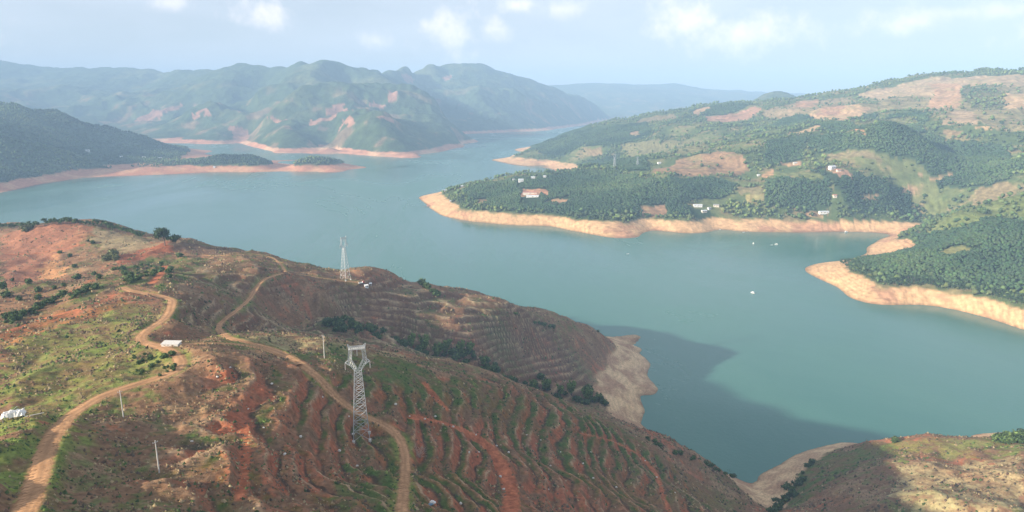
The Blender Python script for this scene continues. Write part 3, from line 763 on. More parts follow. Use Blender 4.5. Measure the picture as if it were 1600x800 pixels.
# ------------------------------------------------------------------ MOUNTAINS across the lake
def mountain(name, pts, c, az, r, na, nr, amp, seed, size, patch=1.0, bankh=20):
    def det(s, X, Y, Z):
        up = np.clip((Z - 6) / 160, 0.02, 1)
        Z = Z + up * amp * (1 - .85 * sstep(230, 430, Z)) * (ridged(X, Y, size, 5, seed=seed) - .5) + up * amp * .25 * fbm(X, Y, size * .2, 3, seed=seed + 1)
        return Z + sstep(36, 14, Z) * sstep(-2, 4, Z) * 3 * ridged(X, Y, 110, 2, seed=seed + 2)
    s = Land(pts, c, az, r, na, nr, det)
    X, Y, Z = s.X, s.Y, s.Z
    n600, n150, n40 = fbm(X, Y, 700, 3, seed=seed + 3), fbm(X, Y, 170, 3, seed=seed + 4), fbm(X, Y, 45, 3, seed=seed + 5)
    cc = np.broadcast_to(np.array((.052, .080, .034)), X.shape + (3,)).copy()
    cc = mixc(cc, (.115, .130, .055), sstep(-.1, .5, n600 * .5 + n150 * .5) * .7)
    pm = sstep(.42, .60, n150 + .35 * n600 + .15 * n40) * sstep(450, 200, Z) * patch * .55
    cc = mixc(cc, (.28, .155, .10), pm * .85)
    cc = cc * (1 + .3 * n40)[..., None]
    bank = sstep(bankh, bankh * .8, Z + 4 * n150)
    bc = mixc(np.broadcast_to(np.array((.50, .24, .14)), X.shape + (3,)), (.60, .36, .21), sstep(-.1, .4, n150))
    cc = mixc(cc, bc, bank)
    s.cols = cc
    return s

mt_pts = ridge_line([(-120, 92, 8200), (0, 95, 8000), (45, 99, 8000), (90, 105, 8000), (150, 107, 7900), (225, 110, 7800), (265, 114, 7600), (330, 106, 7000), (400, 100, 6500), (440, 104, 6400), (470, 97, 6200), (488, 102, 6100), (504, 92, 6000), (518, 98, 6000), (540, 103, 6050), (565, 108, 6200), (590, 113, 6400), (640, 108, 7000), (700, 102, 7400), (755, 101, 7500), (775, 108, 7500), (800, 118, 7600), (850, 131, 8000), (880, 141, 8200), (910, 155, 8500), (935, 172, 8700), (955, 188, 8800)], 180) \
  + ridge_line([(470, 98, 6200), (445, 126, 5700), (428, 158, 5200), (420, 190, 4700), (414, 218, 4250)], 110) + wy([(404, 140, 6150), (396, 168, 5750), (393, 192, 5250), (393, 212, 4750), (530, 130, 5900), (548, 150, 5600), (575, 150, 5500)]) \
  + ridge_line([(540, 103, 6050), (590, 116, 5950), (625, 132, 5750), (655, 155, 5350), (680, 180, 4900), (702, 208, 4450), (716, 226, 4150)], 110) \
  + [(-775, 6050, 130), (-560, 5600, 80), (-950, 6350, 210), (-440, 5150, 30)] + wy([(650, 132, 7000), (690, 152, 6800), (712, 180, 6400)]) \
  + ridge_line([(505, 95, 6000), (482, 122, 5600), (505, 140, 5150), (540, 158, 4650), (568, 168, 4350), (590, 190, 4000), (620, 220, 3700), (642, 241, 3500)], 110) \
  + ridge_line([(568, 168, 4350), (540, 190, 4100), (525, 215, 3900), (522, 232, 3780)], 110) \
  + ridge_line([(470, 140, 5350), (455, 165, 4900), (455, 190, 4400), (440, 220, 3950), (435, 233, 3800)], 110) \
  + ridge_line([(330, 106, 7000), (290, 135, 6500), (250, 160, 6000), (235, 185, 5400), (260, 212, 4800)], 130) \
  + ridge_line([(265, 114, 7600), (200, 145, 6900), (140, 165, 6300), (110, 185, 5800), (120, 205, 5200)], 150) \
  + ridge_line([(400, 100, 6500), (350, 140, 5900), (330, 170, 5400), (335, 200, 4800), (345, 218, 4500)], 130) \
  + ridge_line([(90, 105, 8000), (40, 130, 7300), (10, 150, 6500), (0, 170, 5800)], 160) \
  + ridge_line([(700, 102, 7400), (715, 130, 7000), (730, 165, 6500), (732, 195, 5900)], 130) \
  + ridge_line([(755, 101, 7500), (800, 140, 7100), (840, 165, 6900), (880, 190, 6900)], 130) \
  + wy([(490, 165, 4950), (490, 195, 4350), (485, 220, 4000), (420, 190, 4650), (415, 215, 4250), (600, 190, 4500), (640, 215, 4100), (580, 150, 4950), (300, 180, 5600), (200, 190, 5500), (290, 215, 4800), (760, 170, 6400), (800, 185, 6200), (840, 195, 6500), (370, 195, 4850)]) \
  + shore([(180, 226), (250, 223), (300, 224), (335, 225), (375, 223), (395, 229), (430, 237), (470, 238), (505, 236), (513, 231), (540, 240), (590, 244), (645, 247), (652, 242), (690, 237), (722, 229)], 100) \
  + shore([(722, 210), (760, 208), (850, 204), (910, 196), (935, 190)], 200) \
  + [(-330, 4400, -8), (-330, 4900, -8), (-390, 5300, -8), (-200, 4600, -14), (0, 5000, -14), (-650, 3300, -14), (-1200, 3450, -14), (-1700, 4100, -14), (-2500, 4400, -12), (400, 6200, -14), (900, 7200, -14), (1300, 8500, -10), (1000, 8400, 20), (1400, 9500, 0),
     (-7500, 7600, 600), (-6500, 9500, 300), (-2000, 9500, 200), (0, 9500, 200), (-5500, 5600, 150), (-4500, 4800, 60), (-3300, 4900, 10), (-7000, 5500, 200)]
def back_slope(lst, drops):
    out = []
    for a, b, c in lst:
        x, y, z = W(a, b, Y=c)
        for dist, dz in drops:
            k = 1 + dist / math.hypot(x, y)
            out.append((x * k, y * k, z - dz))
    return out
mt_pts += back_slope([(-60, 94, 8100), (0, 95, 8000), (45, 99, 8000), (90, 105, 8000), (150, 107, 7900), (225, 110, 7800), (265, 114, 7600), (300, 109, 7300), (330, 106, 7000), (365, 103, 6750), (400, 100, 6500), (440, 104, 6400), (470, 97, 6200), (488, 102, 6100), (504, 92, 6000), (520, 99, 6000), (540, 103, 6050), (565, 108, 6200)], [(220, 60), (600, 170)])
mt_pts += back_slope([(590, 113, 6400), (640, 108, 7000), (670, 105, 7200), (700, 102, 7400), (730, 101, 7450), (755, 101, 7500), (775, 108, 7500), (800, 118, 7600), (850, 131, 8000), (880, 141, 8200)], [(250, 70), (700, 180)])
mt = mountain('far_mountain', mt_pts, 38.0, (-48, 9), (3300, 9800), 640, 270, 100, 41, 1300)
def mt_patches(s):
    jx, jy = s.X + 25 * fbm(s.X, s.Y, 120, 3, seed=71), s.Y + 40 * fbm(s.X, s.Y, 120, 3, seed=72)
    n = fbm(s.X, s.Y, 60, 3, seed=73)
    for pix in [[(208, 188), (245, 172), (285, 162), (282, 170), (250, 186), (215, 190)], [(300, 176), (330, 171), (332, 178), (305, 180)], [(510, 176), (535, 165), (550, 172), (520, 180)], [(395, 195), (420, 182), (455, 184), (430, 192), (400, 200)],
                [(572, 158), (598, 165), (600, 172), (578, 166)], [(590, 180), (612, 190), (615, 196), (596, 190)], [(480, 190), (530, 175), (525, 182), (490, 195)], [(605, 140), (622, 148), (618, 156), (606, 152)], [(358, 200), (388, 200), (388, 218), (368, 220)], [(530, 192), (555, 192), (552, 200), (535, 200)], [(630, 120), (650, 122), (645, 128), (630, 127)], [(690, 120), (705, 118), (705, 126), (692, 126)]]:
        m = inside(s.poly(pix), jx, jy)
        s.cols[m] = np.array((.31, .165, .105)) * (1 + .3 * n[m])[:, None]
mt_patches(mt)
mt.build('far_mountain', M_FAR, mt.cols)

rg_pts = ridge_line([(780, 142, 11200), (830, 137, 11000), (880, 134, 11000), (950, 131, 11000), (1010, 134, 11200), (1055, 131, 11300), (1100, 139, 11500), (1180, 148, 12000), (1260, 152, 12500), (1400, 150, 12800), (1600, 148, 13000), (1800, 150, 13000)], 300) \
  + ridge_line([(950, 131, 11000), (980, 150, 10200), (1010, 165, 9600), (1040, 178, 9000)], 250) + ridge_line([(1055, 131, 11300), (1090, 150, 10500), (1120, 165, 9800)], 250) \
  + [(900, 9300, -10), (1600, 8700, -10), (2300, 8500, -5), (3500, 8500, 20), (6000, 9000, 60), (9000, 9500, 80), (-500, 12500, 200), (3000, 13000, 250), (7000, 14000, 300)]
rg = mountain('distant_range', rg_pts, 120.0, (-4, 46), (8300, 14000), 260, 110, 60, 55, 1400, patch=.5)
rg.build('distant_range', M_FAR, rg.cols, cut=0)

kn_pts = ridge_line([(1165, 163, 5100), (1185, 151, 5050), (1200, 145, 5000), (1214, 143, 5000), (1228, 147, 5000), (1245, 156, 5000), (1275, 162, 5000)], 60) + [(1400, 4500, 120), (1800, 4400, 180), (2300, 4400, 180), (1500, 5700, 100), (2000, 5800, 150), (2500, 5600, 150), (1250, 5000, 90), (2800, 5000, 180)]
kn = mountain('distant_knoll', kn_pts, 60.0, (13, 30), (4400, 5900), 120, 70, 14, 61, 300, patch=.3)
kn.build('distant_knoll', M_FAR, kn.cols, cut=60)

# ------------------------------------------------------------------ WATER
def water():
    m, nt, b = principled('lake_water')
    N, L = nt.nodes.new, nt.links.new
    geo = N('ShaderNodeNewGeometry')
    big = N('ShaderNodeTexNoise'); big.inputs['Scale'].default_value = .0016; big.inputs['Detail'].default_value = 7; big.inputs['Roughness'].default_value = .6; big.inputs['Distortion'].default_value = 1.6
    mp = N('ShaderNodeMapping'); mp.inputs['Rotation'].default_value = (0, 0, .6); mp.inputs['Scale'].default_value = (1, .42, 1)
    L(geo.outputs['Position'], mp.inputs['Vector']); L(mp.outputs[0], big.inputs['Vector'])
    cr = N('ShaderNodeValToRGB')
    cr.color_ramp.elements[0].position = .35; cr.color_ramp.elements[0].color = (.038, .138, .112, 1)
    cr.color_ramp.elements[1].position = .68; cr.color_ramp.elements[1].color = (.070, .184, .142, 1)
    L(big.outputs['Fac'], cr.inputs['Fac']); L(cr.outputs[0], b.inputs['Base Color'])
    rr = N('ShaderNodeMapRange'); rr.inputs['From Min'].default_value = .35; rr.inputs['From Max'].default_value = .65
    rr.inputs['To Min'].default_value = .08; rr.inputs['To Max'].default_value = .34
    L(big.outputs['Fac'], rr.inputs['Value']); L(rr.outputs[0], b.inputs['Roughness'])
    b.inputs['IOR'].default_value = 1.33
    fine = N('ShaderNodeTexNoise'); fine.inputs['Scale'].default_value = .22; fine.inputs['Detail'].default_value = 5
    L(geo.outputs['Position'], fine.inputs['Vector'])
    bp = N('ShaderNodeBump'); bp.inputs['Strength'].default_value = .35; bp.inputs['Distance'].default_value = .6
    L(fine.outputs['Fac'], bp.inputs['Height']); L(bp.outputs[0], b.inputs['Normal'])
    n = 24
    gx, gy = np.meshgrid(np.linspace(-11000, 13500, n), np.linspace(-1500, 14800, n), indexing='ij')
    idx = np.arange(n * n).reshape(n, n)
    q = np.stack([idx[:-1, :-1], idx[1:, :-1], idx[1:, 1:], idx[:-1, 1:]], -1).reshape(-1, 4)
    me = fast_mesh('lake_water', np.stack([gx, gy, 0 * gx], -1).reshape(-1, 3), q)
    if me.polygons[0].normal.z < 0: me.flip_normals()
    tag(link('lake_water', me, m), kind='structure')
water()

# ------------------------------------------------------------------ HAZE: the humid air over the reservoir
def haze():
    m = bpy.data.materials.new('haze_air'); m.use_nodes = True
    nt = m.node_tree; nt.nodes.clear()
    out = nt.nodes.new('ShaderNodeOutputMaterial'); v = nt.nodes.new('ShaderNodeVolumePrincipled')
    v.inputs['Color'].default_value = (.44, .68, 1.0, 1)
    v.inputs['Density'].default_value = 1.38e-4
    v.inputs['Anisotropy'].default_value = -.12
    nt.links.new(v.outputs[0], out.inputs['Volume'])
    lo, hi = (-11500, -2000, -35), (14000, 15000, 740)
    V = [(x, y, z) for x in (lo[0], hi[0]) for y in (lo[1], hi[1]) for z in (lo[2], hi[2])]
    Fc = [(0, 1, 3, 2), (4, 6, 7, 5), (0, 4, 5, 1), (2, 3, 7, 6), (0, 2, 6, 4), (1, 5, 7, 3)]
    me = bpy.data.meshes.new('haze'); me.from_pydata(V, [], Fc)
    tag(link('haze', me, m), kind='stuff')
haze()

# ------------------------------------------------------------------ VEGETATION
rng = np.random.RandomState(11)
def ico():
    t = (1 + 5 ** .5) / 2
    v = np.array([(-1, t, 0), (1, t, 0), (-1, -t, 0), (1, -t, 0), (0, -1, t), (0, 1, t), (0, -1, -t), (0, 1, -t), (t, 0, -1), (t, 0, 1), (-t, 0, -1), (-t, 0, 1)], float)
    v /= np.linalg.norm(v[0])
    f = np.array([(0, 11, 5), (0, 5, 1), (0, 1, 7), (0, 7, 10), (0, 10, 11), (1, 5, 9), (5, 11, 4), (11, 10, 2), (10, 7, 6), (7, 1, 8), (3, 9, 4), (3, 4, 2), (3, 2, 6), (3, 6, 8), (3, 8, 9), (4, 9, 5), (2, 4, 11), (6, 2, 10), (8, 6, 7), (9, 8, 1)])
    return v, f
ICO_V, ICO_F = ico()

def visible(land, extra=8.0):
    """which parts of a land sheet can be seen from the open side of the lake (nothing is grown on the far slopes)"""
    R = np.hypot(land.X, land.Y)
    s = (land.Z + extra - CAM_H) / R
    run = np.maximum.accumulate((np.maximum(land.Z, 0) - CAM_H) / R, axis=1)
    return s >= run - 1e-4

def spots(land, weight, n, lod=0.0):
    R = np.hypot(land.X, land.Y)
    area = R * R
    w = np.clip(weight, 0, None) * area * (1000.0 / R) ** lod * (land.Z > 3)
    w = w[:-1, :-1].ravel(); w = w / w.sum()
    k = rng.choice(len(w), n, p=w)
    i, j = np.unravel_index(k, (land.na - 1, land.nr - 1))
    u, v = (i + rng.rand(n)) / (land.na - 1), (j + rng.rand(n)) / (land.nr - 1)
    a, r = land.a0 + u * (land.a1 - land.a0), np.exp(land.l0 + v * (land.l1 - land.l0))
    x, y = r * np.sin(a), r * np.cos(a)
    return x, y, land.z(x, y), i, j

OCT_V = np.array([(1, 0, 0), (-.5, .87, 0), (-.5, -.87, 0), (.25, .43, .95), (-.5, 0, .9), (.25, -.43, .95), (0, 0, -1)], float)
OCT_F = np.array([(0, 1, 3), (1, 4, 3), (1, 2, 4), (2, 5, 4), (2, 0, 5), (0, 3, 5), (3, 4, 5), (0, 6, 1), (1, 6, 2), (2, 6, 0)])
def blobs(name, x, y, z, h, width, cols, label_kind='stuff', jitter=.32, low=.12):
    n = len(x)
    var = OCT_V[None] * (1 + jitter * (rng.rand(40, 7, 1) * 2 - 1)) + .16 * rng.randn(40, 7, 3)
    pick = rng.randint(0, 40, n)
    ang = rng.rand(n) * 2 * np.pi
    ca, sa = np.cos(ang), np.sin(ang)
    b = var[pick]
    bx = (b[:, :, 0] * ca[:, None] - b[:, :, 1] * sa[:, None]) * (width / 2)[:, None]
    by = (b[:, :, 0] * sa[:, None] + b[:, :, 1] * ca[:, None]) * (width / 2)[:, None]
    bz = (b[:, :, 2] * .5 * (1 - low) + .5 * (1 + low)) * h[:, None]
    V = np.stack([bx + x[:, None], by + y[:, None], bz + (z - .3)[:, None]], -1).reshape(-1, 3)
    Fc = (OCT_F[None] + (np.arange(n) * 7)[:, None, None]).reshape(-1, 3)
    me = fast_mesh(name, V, Fc, np.repeat(cols, 7, axis=0))
    return me

def shade(base, n, spread=.25):
    c = np.asarray(base)[None] * (1 + spread * (rng.rand(n, 1) * 2 - 1)) * (1 + .12 * (rng.rand(n, 3) * 2 - 1))
    return np.clip(c, .005, .7)

def clear_yards(land, pix, x, y):
    """no trees in the yards of the houses nor in the cut strip before them"""
    keep = np.ones(len(x), bool)
    for px, py, half in pix:
        hp = land.hit(px, py)
        if hp is None: continue
        r0 = math.hypot(hp[0], hp[1]); ux, uy = hp[0] / r0, hp[1] / r0
        along_ = (x - hp[0]) * ux + (y - hp[1]) * uy; across = np.abs((x - hp[0]) * uy - (y - hp[1]) * ux)
        keep &= ~((across < half) & (along_ > -60) & (along_ < 12))
    return keep
YARDS_R = [(695, 299, 12), (722, 292, 9), (704, 315, 7), (803, 282, 8), (814, 284, 12), (833, 279, 11), (851, 277, 9), (828, 303, 24), (832, 308, 22), (1030, 256, 10), (1090, 323, 15), (1100, 332, 10), (1119, 323, 10), (1108, 327, 8), (1287, 333, 16), (1300, 264, 14), (1310, 268, 9), (1185, 275, 8), (1304, 309, 8), (1242, 256, 9)]
YARDS_L = [(137, 237, 13), (190, 246, 11), (203, 246, 13), (225, 247, 11), (250, 248, 13), (335, 262, 8)]

# woods and plantations of the right shore: one mass of crowns
vis = visible(right)
wgt = np.clip(right_trees, 0, 1.5) ** 2.0 * vis * (np.abs(right.X) < .86 * right.Y + 60)
x, y, z, i, j = spots(right, wgt, 68000, .8)
k_ = clear_yards(right, YARDS_R, x, y); x, y, z, i, j = x[k_], y[k_], z[k_], i[k_], j[k_]
dk = right_dark[i, j] > .5
h = np.where(dk, 5.2 + 2.0 * rng.rand(len(x)), 2.0 + 9.5 * rng.rand(len(x)) ** 2.2)
wd = np.where(dk, 6.0 + 2.5 * rng.rand(len(x)), h * (.75 + .7 * rng.rand(len(x))))
cl = np.where(dk[:, None], shade((.044, .080, .034), len(x), .18), shade((.085, .125, .043), len(x), .3))
tone = fbm(x, y, 170, 3, seed=91)
cl = np.clip(cl * (1 + .38 * tone)[:, None] * np.stack([1 + .22 * tone, 1 + .05 * tone, 1 - .1 * tone], 1), .008, .5)
wood = link('hillside_woods', blobs('hillside_woods', x, y, z, h, wd, cl), M_FOREST)
tag(wood, 'mass of green woods and plantations covering the slope across the lake', 'woods', kind='stuff')

vis = visible(left)
x, y, z, i, j = spots(left, np.clip(left_trees, 0, 1.4) * vis * (left.Z > 17), 16000, 1.0)
k_ = clear_yards(left, YARDS_L, x, y); x, y, z, i, j = x[k_], y[k_], z[k_], i[k_], j[k_]
h = 6 + 6 * rng.rand(len(x))
tone = fbm(x, y, 300, 3, seed=92)
cl = np.clip(shade((.058, .090, .034), len(x), .3) * (1 + .7 * tone)[:, None] * np.stack([1 + .35 * tone, 1 + .1 * tone, 1 - .1 * tone], 1), .01, .5)
wood = link('shore_woods', blobs('shore_woods', x, y, z, h, h * (.85 + .4 * rng.rand(len(x))), cl), M_FOREST)
tag(wood, 'mass of dark woods on the low hills and knolls beyond the lake at left', 'woods', kind='stuff')

# rough herbage of the near slopes: tussocks and low scrub too many to count
def herbage():
    n = 78000
    vis = visible(near, 1.5)
    R = np.hypot(near.X, near.Y)
    w = (1 - near.bank) * vis * (road_dist > .5) * (track_dist > -.5) * (near.Z > 14)
    w = w * (.35 + sstep(-.2, .5, fbm(near.X, near.Y, 18, 3, seed=81)))
    x, y, z, i, j = spots(near, w, n, 1.6)
    g = near_cols[i, j]
    green = (g[:, 1] > g[:, 0] * .98)
    sz = (.55 + 1.5 * rng.rand(n) ** 3) * (.8 + .3 * fbm(x, y, 25, 2, seed=82)) * np.clip(np.hypot(x, y) / 320, .85, 1.5)
    pal_g = np.array([(.10, .15, .035), (.055, .10, .025), (.14, .17, .045), (.035, .06, .02)])
    pal_b = np.array([(.22, .16, .09), (.10, .075, .05), (.06, .09, .03), (.29, .22, .12), (.16, .095, .06)])
    c = np.where(green[:, None], pal_g[rng.randint(0, 4, n)], pal_b[rng.randint(0, 5, n)]) * (1 + .25 * (rng.rand(n, 1) * 2 - 1))
    # a tussock: a ragged five-sided tuft, six triangles or so
    k = 5
    var = []
    for q in range(30):
        a = np.linspace(0, 2 * np.pi, k, endpoint=False) + rng.rand(k) * .9
        r = .35 + .35 * rng.rand(k)
        ring = np.stack([np.cos(a) * r, np.sin(a) * r, -.25 + .25 * rng.rand(k)], 1)
        top = np.array([[.25 * rng.randn(), .25 * rng.randn(), .55 + .4 * rng.rand()]])
        var.append(np.concatenate([ring, top]))
    var = np.array(var)
    fc = [(q, (q + 1) % k, k) for q in range(k)]
    fc = np.array(fc)
    b = var[rng.randint(0, 30, n)]
    ang = rng.rand(n) * 2 * np.pi; ca, sa = np.cos(ang)[:, None], np.sin(ang)[:, None]
    V = np.stack([(b[:, :, 0] * ca - b[:, :, 1] * sa) * sz[:, None] + x[:, None], (b[:, :, 0] * sa + b[:, :, 1] * ca) * sz[:, None] + y[:, None], b[:, :, 2] * sz[:, None] * .8 + z[:, None]], -1)
    m = b.shape[1]
    Fc = (fc[None] + (np.arange(n) * m)[:, None, None]).reshape(-1, 3)
    me = fast_mesh('herbage', V.reshape(-1, 3), Fc, np.repeat(np.clip(c, .01, .6), m, axis=0))
    tag(link('herbage', me, M_LEAF), 'tussocks of grass and low scrub scattered over the near slopes', 'herbage', kind='stuff')
herbage()

def cards(clumps, per, size, cols, seed, droop=0.0):
    """leaf sprays: many small bent faces spread through the given clumps (centre, radii)"""
    r = np.random.RandomState(seed)
    V, C = [], []
    for (cx, cy, cz), (rx, ry, rz) in clumps:
        n = per
        d = r.randn(n, 3); d /= np.linalg.norm(d, axis=1)[:, None]
        rad = (.45 + .6 * r.rand(n)) [:, None]
        p = np.array((cx, cy, cz)) + d * rad * np.array((rx, ry, rz))
        u = r.randn(n, 3); u /= np.linalg.norm(u, axis=1)[:, None]
        w = np.cross(u, d + .3 * r.randn(n, 3)); w /= np.maximum(np.linalg.norm(w, axis=1), 1e-4)[:, None]
        s = size * (.6 + .8 * r.rand(n))[:, None]
        u[:, 2] -= droop
        V.append(np.stack([p - u * s, p + w * s * .6, p + u * s, p - w * s * .6], 1))
        C.append(np.repeat(np.asarray(cols[r.randint(0, len(cols))])[None] * (1 + .35 * (r.rand(n, 1) * 2 - 1)), 4, axis=0))
    V = np.concatenate(V).reshape(-1, 3); C = np.concatenate(C)
    return V, np.arange(len(V)).reshape(-1, 4), np.clip(C, .005, .6)

def solid_core(clumps, k, col, seed):
    r = np.random.RandomState(seed)
    V, Fc = [], []
    for q, ((cx, cy, cz), (rx, ry, rz)) in enumerate(clumps):
        v = ICO_V * (1 + .22 * (r.rand(12, 1) * 2 - 1)) * np.array((rx, ry, rz)) * k + np.array((cx, cy, cz))
        V.append(v); Fc.append(ICO_F + 12 * q)
    V, Fc = np.concatenate(V), np.concatenate(Fc)
    return V, Fc, np.repeat(np.asarray(col)[None], len(V), axis=0)

def crown_mesh(name, clumps, per, size, cols, seed, core=.62, droop=0.0):
    V, Q, C = cards(clumps, per, size, cols, seed, droop)
    T = np.concatenate([Q[:, [0, 1, 2]], Q[:, [0, 2, 3]]])
    if core:
        v2, t2, c2 = solid_core(clumps, core, cols[0], seed)
        T = np.concatenate([T, t2 + len(V)]); V = np.concatenate([V, v2]); C = np.concatenate([C, c2])
    return fast_mesh(name, V, T, C)

def tube(pts, radii, sides=6):
    pts = [Vector(p) for p in pts]
    V, Fc = [], []
    for i, p in enumerate(pts):
        d = (pts[min(i + 1, len(pts) - 1)] - pts[max(i - 1, 0)]).normalized()
        a = d.orthogonal().normalized(); b = d.cross(a)
        for k in range(sides):
            t = 2 * math.pi * k / sides
            V.append(p + (a * math.cos(t) + b * math.sin(t)) * radii[i])
    for i in range(len(pts) - 1):
        for k in range(sides):
            Fc.append((i * sides + k, i * sides + (k + 1) % sides, (i + 1) * sides + (k + 1) % sides, (i + 1) * sides + k))
    Fc.append(tuple(range(sides))[::-1]); Fc.append(tuple((len(pts) - 1) * sides + k for k in range(sides)))
    return V, Fc

class MB:
    def __init__(s): s.V, s.F = [], []
    def add(s, V, Fc):
        o = len(s.V); s.V += [tuple(v) for v in V]; s.F += [tuple(i + o for i in f) for f in Fc]; return s
    def tube(s, pts, radii, sides=6): return s.add(*tube(pts, radii, sides))
    def bar(s, a, b, w, sides=4): return s.add(*tube([a, b], [w * .7, w * .7], sides))
    def box(s, c, d, rz=0):
        cx, cy, cz = c; dx, dy, dz = (v / 2 for v in d)
        ca, sa = math.cos(rz), math.sin(rz)
        V = [(cx + x * ca - y * sa, cy + x * sa + y * ca, cz + z) for x in (-dx, dx) for y in (-dy, dy) for z in (-dz, dz)]
        return s.add(V, [(0, 1, 3, 2), (4, 6, 7, 5), (0, 4, 5, 1), (2, 3, 7, 6), (0, 2, 6, 4), (1, 5, 7, 3)])
    def mesh(s, name, bevel=0):
        me = bpy.data.meshes.new(name); me.from_pydata(s.V, [], s.F); me.update()
        if bevel:
            bm = bmesh.new(); bm.from_mesh(me)
            bmesh.ops.bevel(bm, geom=list(bm.edges), offset=bevel, segments=1, affect='EDGES'); bm.to_mesh(me); bm.free()
        return me
    def build(s, name, mat, parent=None, bevel=0): return link(name, s.mesh(name, bevel), mat, parent)

def empty(name, loc, rz=0.0, sc=1.0):
    o = bpy.data.objects.new(name, None); scene.collection.objects.link(o)
    o.location = loc; o.rotation_euler = (0, 0, rz); o.scale = (sc, sc, sc); o.empty_display_size = .5
    return o

M_BARK = plain('bark', (.13, .10, .075), .9, var=.3)
M_STEEL = plain('galvanised_steel', (.42, .44, .45), .5, .2, .12)
M_CONC = plain('pale_concrete', (.55, .53, .49), .85, 0, .15)
M_GLASSY = plain('porcelain', (.36, .33, .30), .3)
M_WHITE = plain('white_paint', (.74, .74, .72), .6, 0, .10, .6)
M_CREAM = plain('cream_render', (.60, .54, .45), .85, 0, .15, .4)
M_TIN = plain('pale_tin_roof', (.66, .68, .70), .45, .2, .12, .3)
M_REDROOF = plain('faded_red_roof', (.42, .17, .13), .7, 0, .2, .5)
M_GREYROOF = plain('grey_roof', (.28, .29, .30), .8, 0, .2, .5)
M_DARKGLASS = plain('dark_glass', (.03, .035, .04), .15)
M_RUBBER = plain('rubber', (.025, .025, .025), .8)
M_REDPAINT = plain('red_paint', (.42, .05, .045), .35, 0, .1)
M_WOODB = plain('weathered_boards', (.20, .15, .11), .85, 0, .25)
M_SHEET = plain('white_plastic_sheet', (.74, .72, .68), .5, 0, .12, 2.0)
M_STONE = plain('pale_stone', (.62, .58, .52), .9, 0, .2, 2.0)
M_BLUE = plain('blue_paint', (.16, .30, .42), .5, 0, .15)
M_DEADW = plain('bleached_twigs', (.42, .30, .23), .9, 0, .2)

GREENS = [(.055, .095, .030), (.075, .120, .036), (.095, .140, .042), (.045, .078, .026)]
BAMBOO = [(.12, .19, .04), (.15, .22, .05), (.09, .15, .034)]
OLIVE = [(.10, .115, .045), (.13, .14, .055), (.08, .10, .04)]

def tree_proto(seed, h, wd, cols, leaf=.7, per=70, n=6):
    r = random.Random(seed)
    cl = []
    for k in range(n):
        a = r.random() * 6.28; d = r.random() ** .6 * wd * .32
        hz = h * (.48 + .36 * r.random())
        cl.append(((math.cos(a) * d, math.sin(a) * d, hz), (wd * (.22 + .1 * r.random()),) * 2 + (h * (.14 + .08 * r.random()),)))
    crown = crown_mesh('crown', cl, per, leaf, cols, seed)
    t = MB(); t.tube([(0, 0, -1.0), (.1, 0, h * .2), (.05, .1, h * .5), (0, 0, h * .72)], [h * .028, h * .022, h * .015, h * .006])
    for (cx, cy, cz), _ in cl[:4]:
        t.tube([(.05, .05, h * .32), (cx * .6, cy * .6, cz - h * .06), (cx, cy, cz)], [h * .012, h * .008, h * .004], 5)
    return crown, t.mesh('trunk')

def bush_proto(seed, cols, per=55, n=4):
    r = random.Random(seed); cl = []
    for k in range(n):
        a = r.random() * 6.28; d = r.random() * .45
        cl.append(((math.cos(a) * d, math.sin(a) * d, .38 + .25 * r.random()), (.38 + .15 * r.random(), .38 + .15 * r.random(), .34 + .1 * r.random())))
    return crown_mesh('bush', cl, per, .12, cols, seed)

def bamboo_proto(seed):
    r = random.Random(seed); cl, poles = [], MB()
    for k in range(13):
        a = r.random() * 6.28; lean = .15 + .55 * r.random(); hh = .6 + .4 * r.random()
        tip = Vector((math.cos(a) * lean * .55, math.sin(a) * lean * .55, hh))
        mid = Vector((math.cos(a) * lean * .18, math.sin(a) * lean * .18, hh * .55))
        poles.tube([(.05 * r.random(), .05 * r.random(), -.08), mid, tip], [.008, .006, .003], 4)
        for q, f in ((mid, .11), ((mid + tip) / 2, .14), (tip, .12)):
            cl.append((tuple(q), (f, f, f * 1.1)))
    return crown_mesh('foliage', cl, 26, .055, BAMBOO, seed, core=.45, droop=.5), poles.mesh('culms')

def at(land, px, py):
    h = land.hit(px, py)
    if h is None:
        print('no ground at', px, py); return None
    return Vector((float(h[0]), float(h[1]), float(land.z(h[0], h[1]))))

R_ = random.Random(5)
def put_tree(name, proto, loc, sc, label, cat='tree', group=None, parts=('crown', 'trunk'), mats=(None, None)):
    o = empty(name, loc, R_.random() * 6.28, sc)
    for me, pn, mt_ in zip(proto, parts, mats):
        link(pn, me, mt_, o)
    return tag(o, label, cat, group)
LM = (M_LEAF, M_BARK)

# the lone tree on the skyline and its small companion
p = at(near, 258, 384)
put_tree('broadleaf_tree', tree_proto(3, 15.5, 15, [(.035, .06, .022), (.045, .08, .026)], .75, 130, 9), p, 1.35, 'big round dark green tree alone on the red ridge', mats=LM)
p = at(near, 272, 386)
put_tree('broadleaf_tree', tree_proto(4, 10.0, 11, [(.035, .062, .022), (.05, .085, .026)], .7, 100, 7), p, 1.3, 'smaller round tree touching the big lone tree on the ridge', mats=LM)
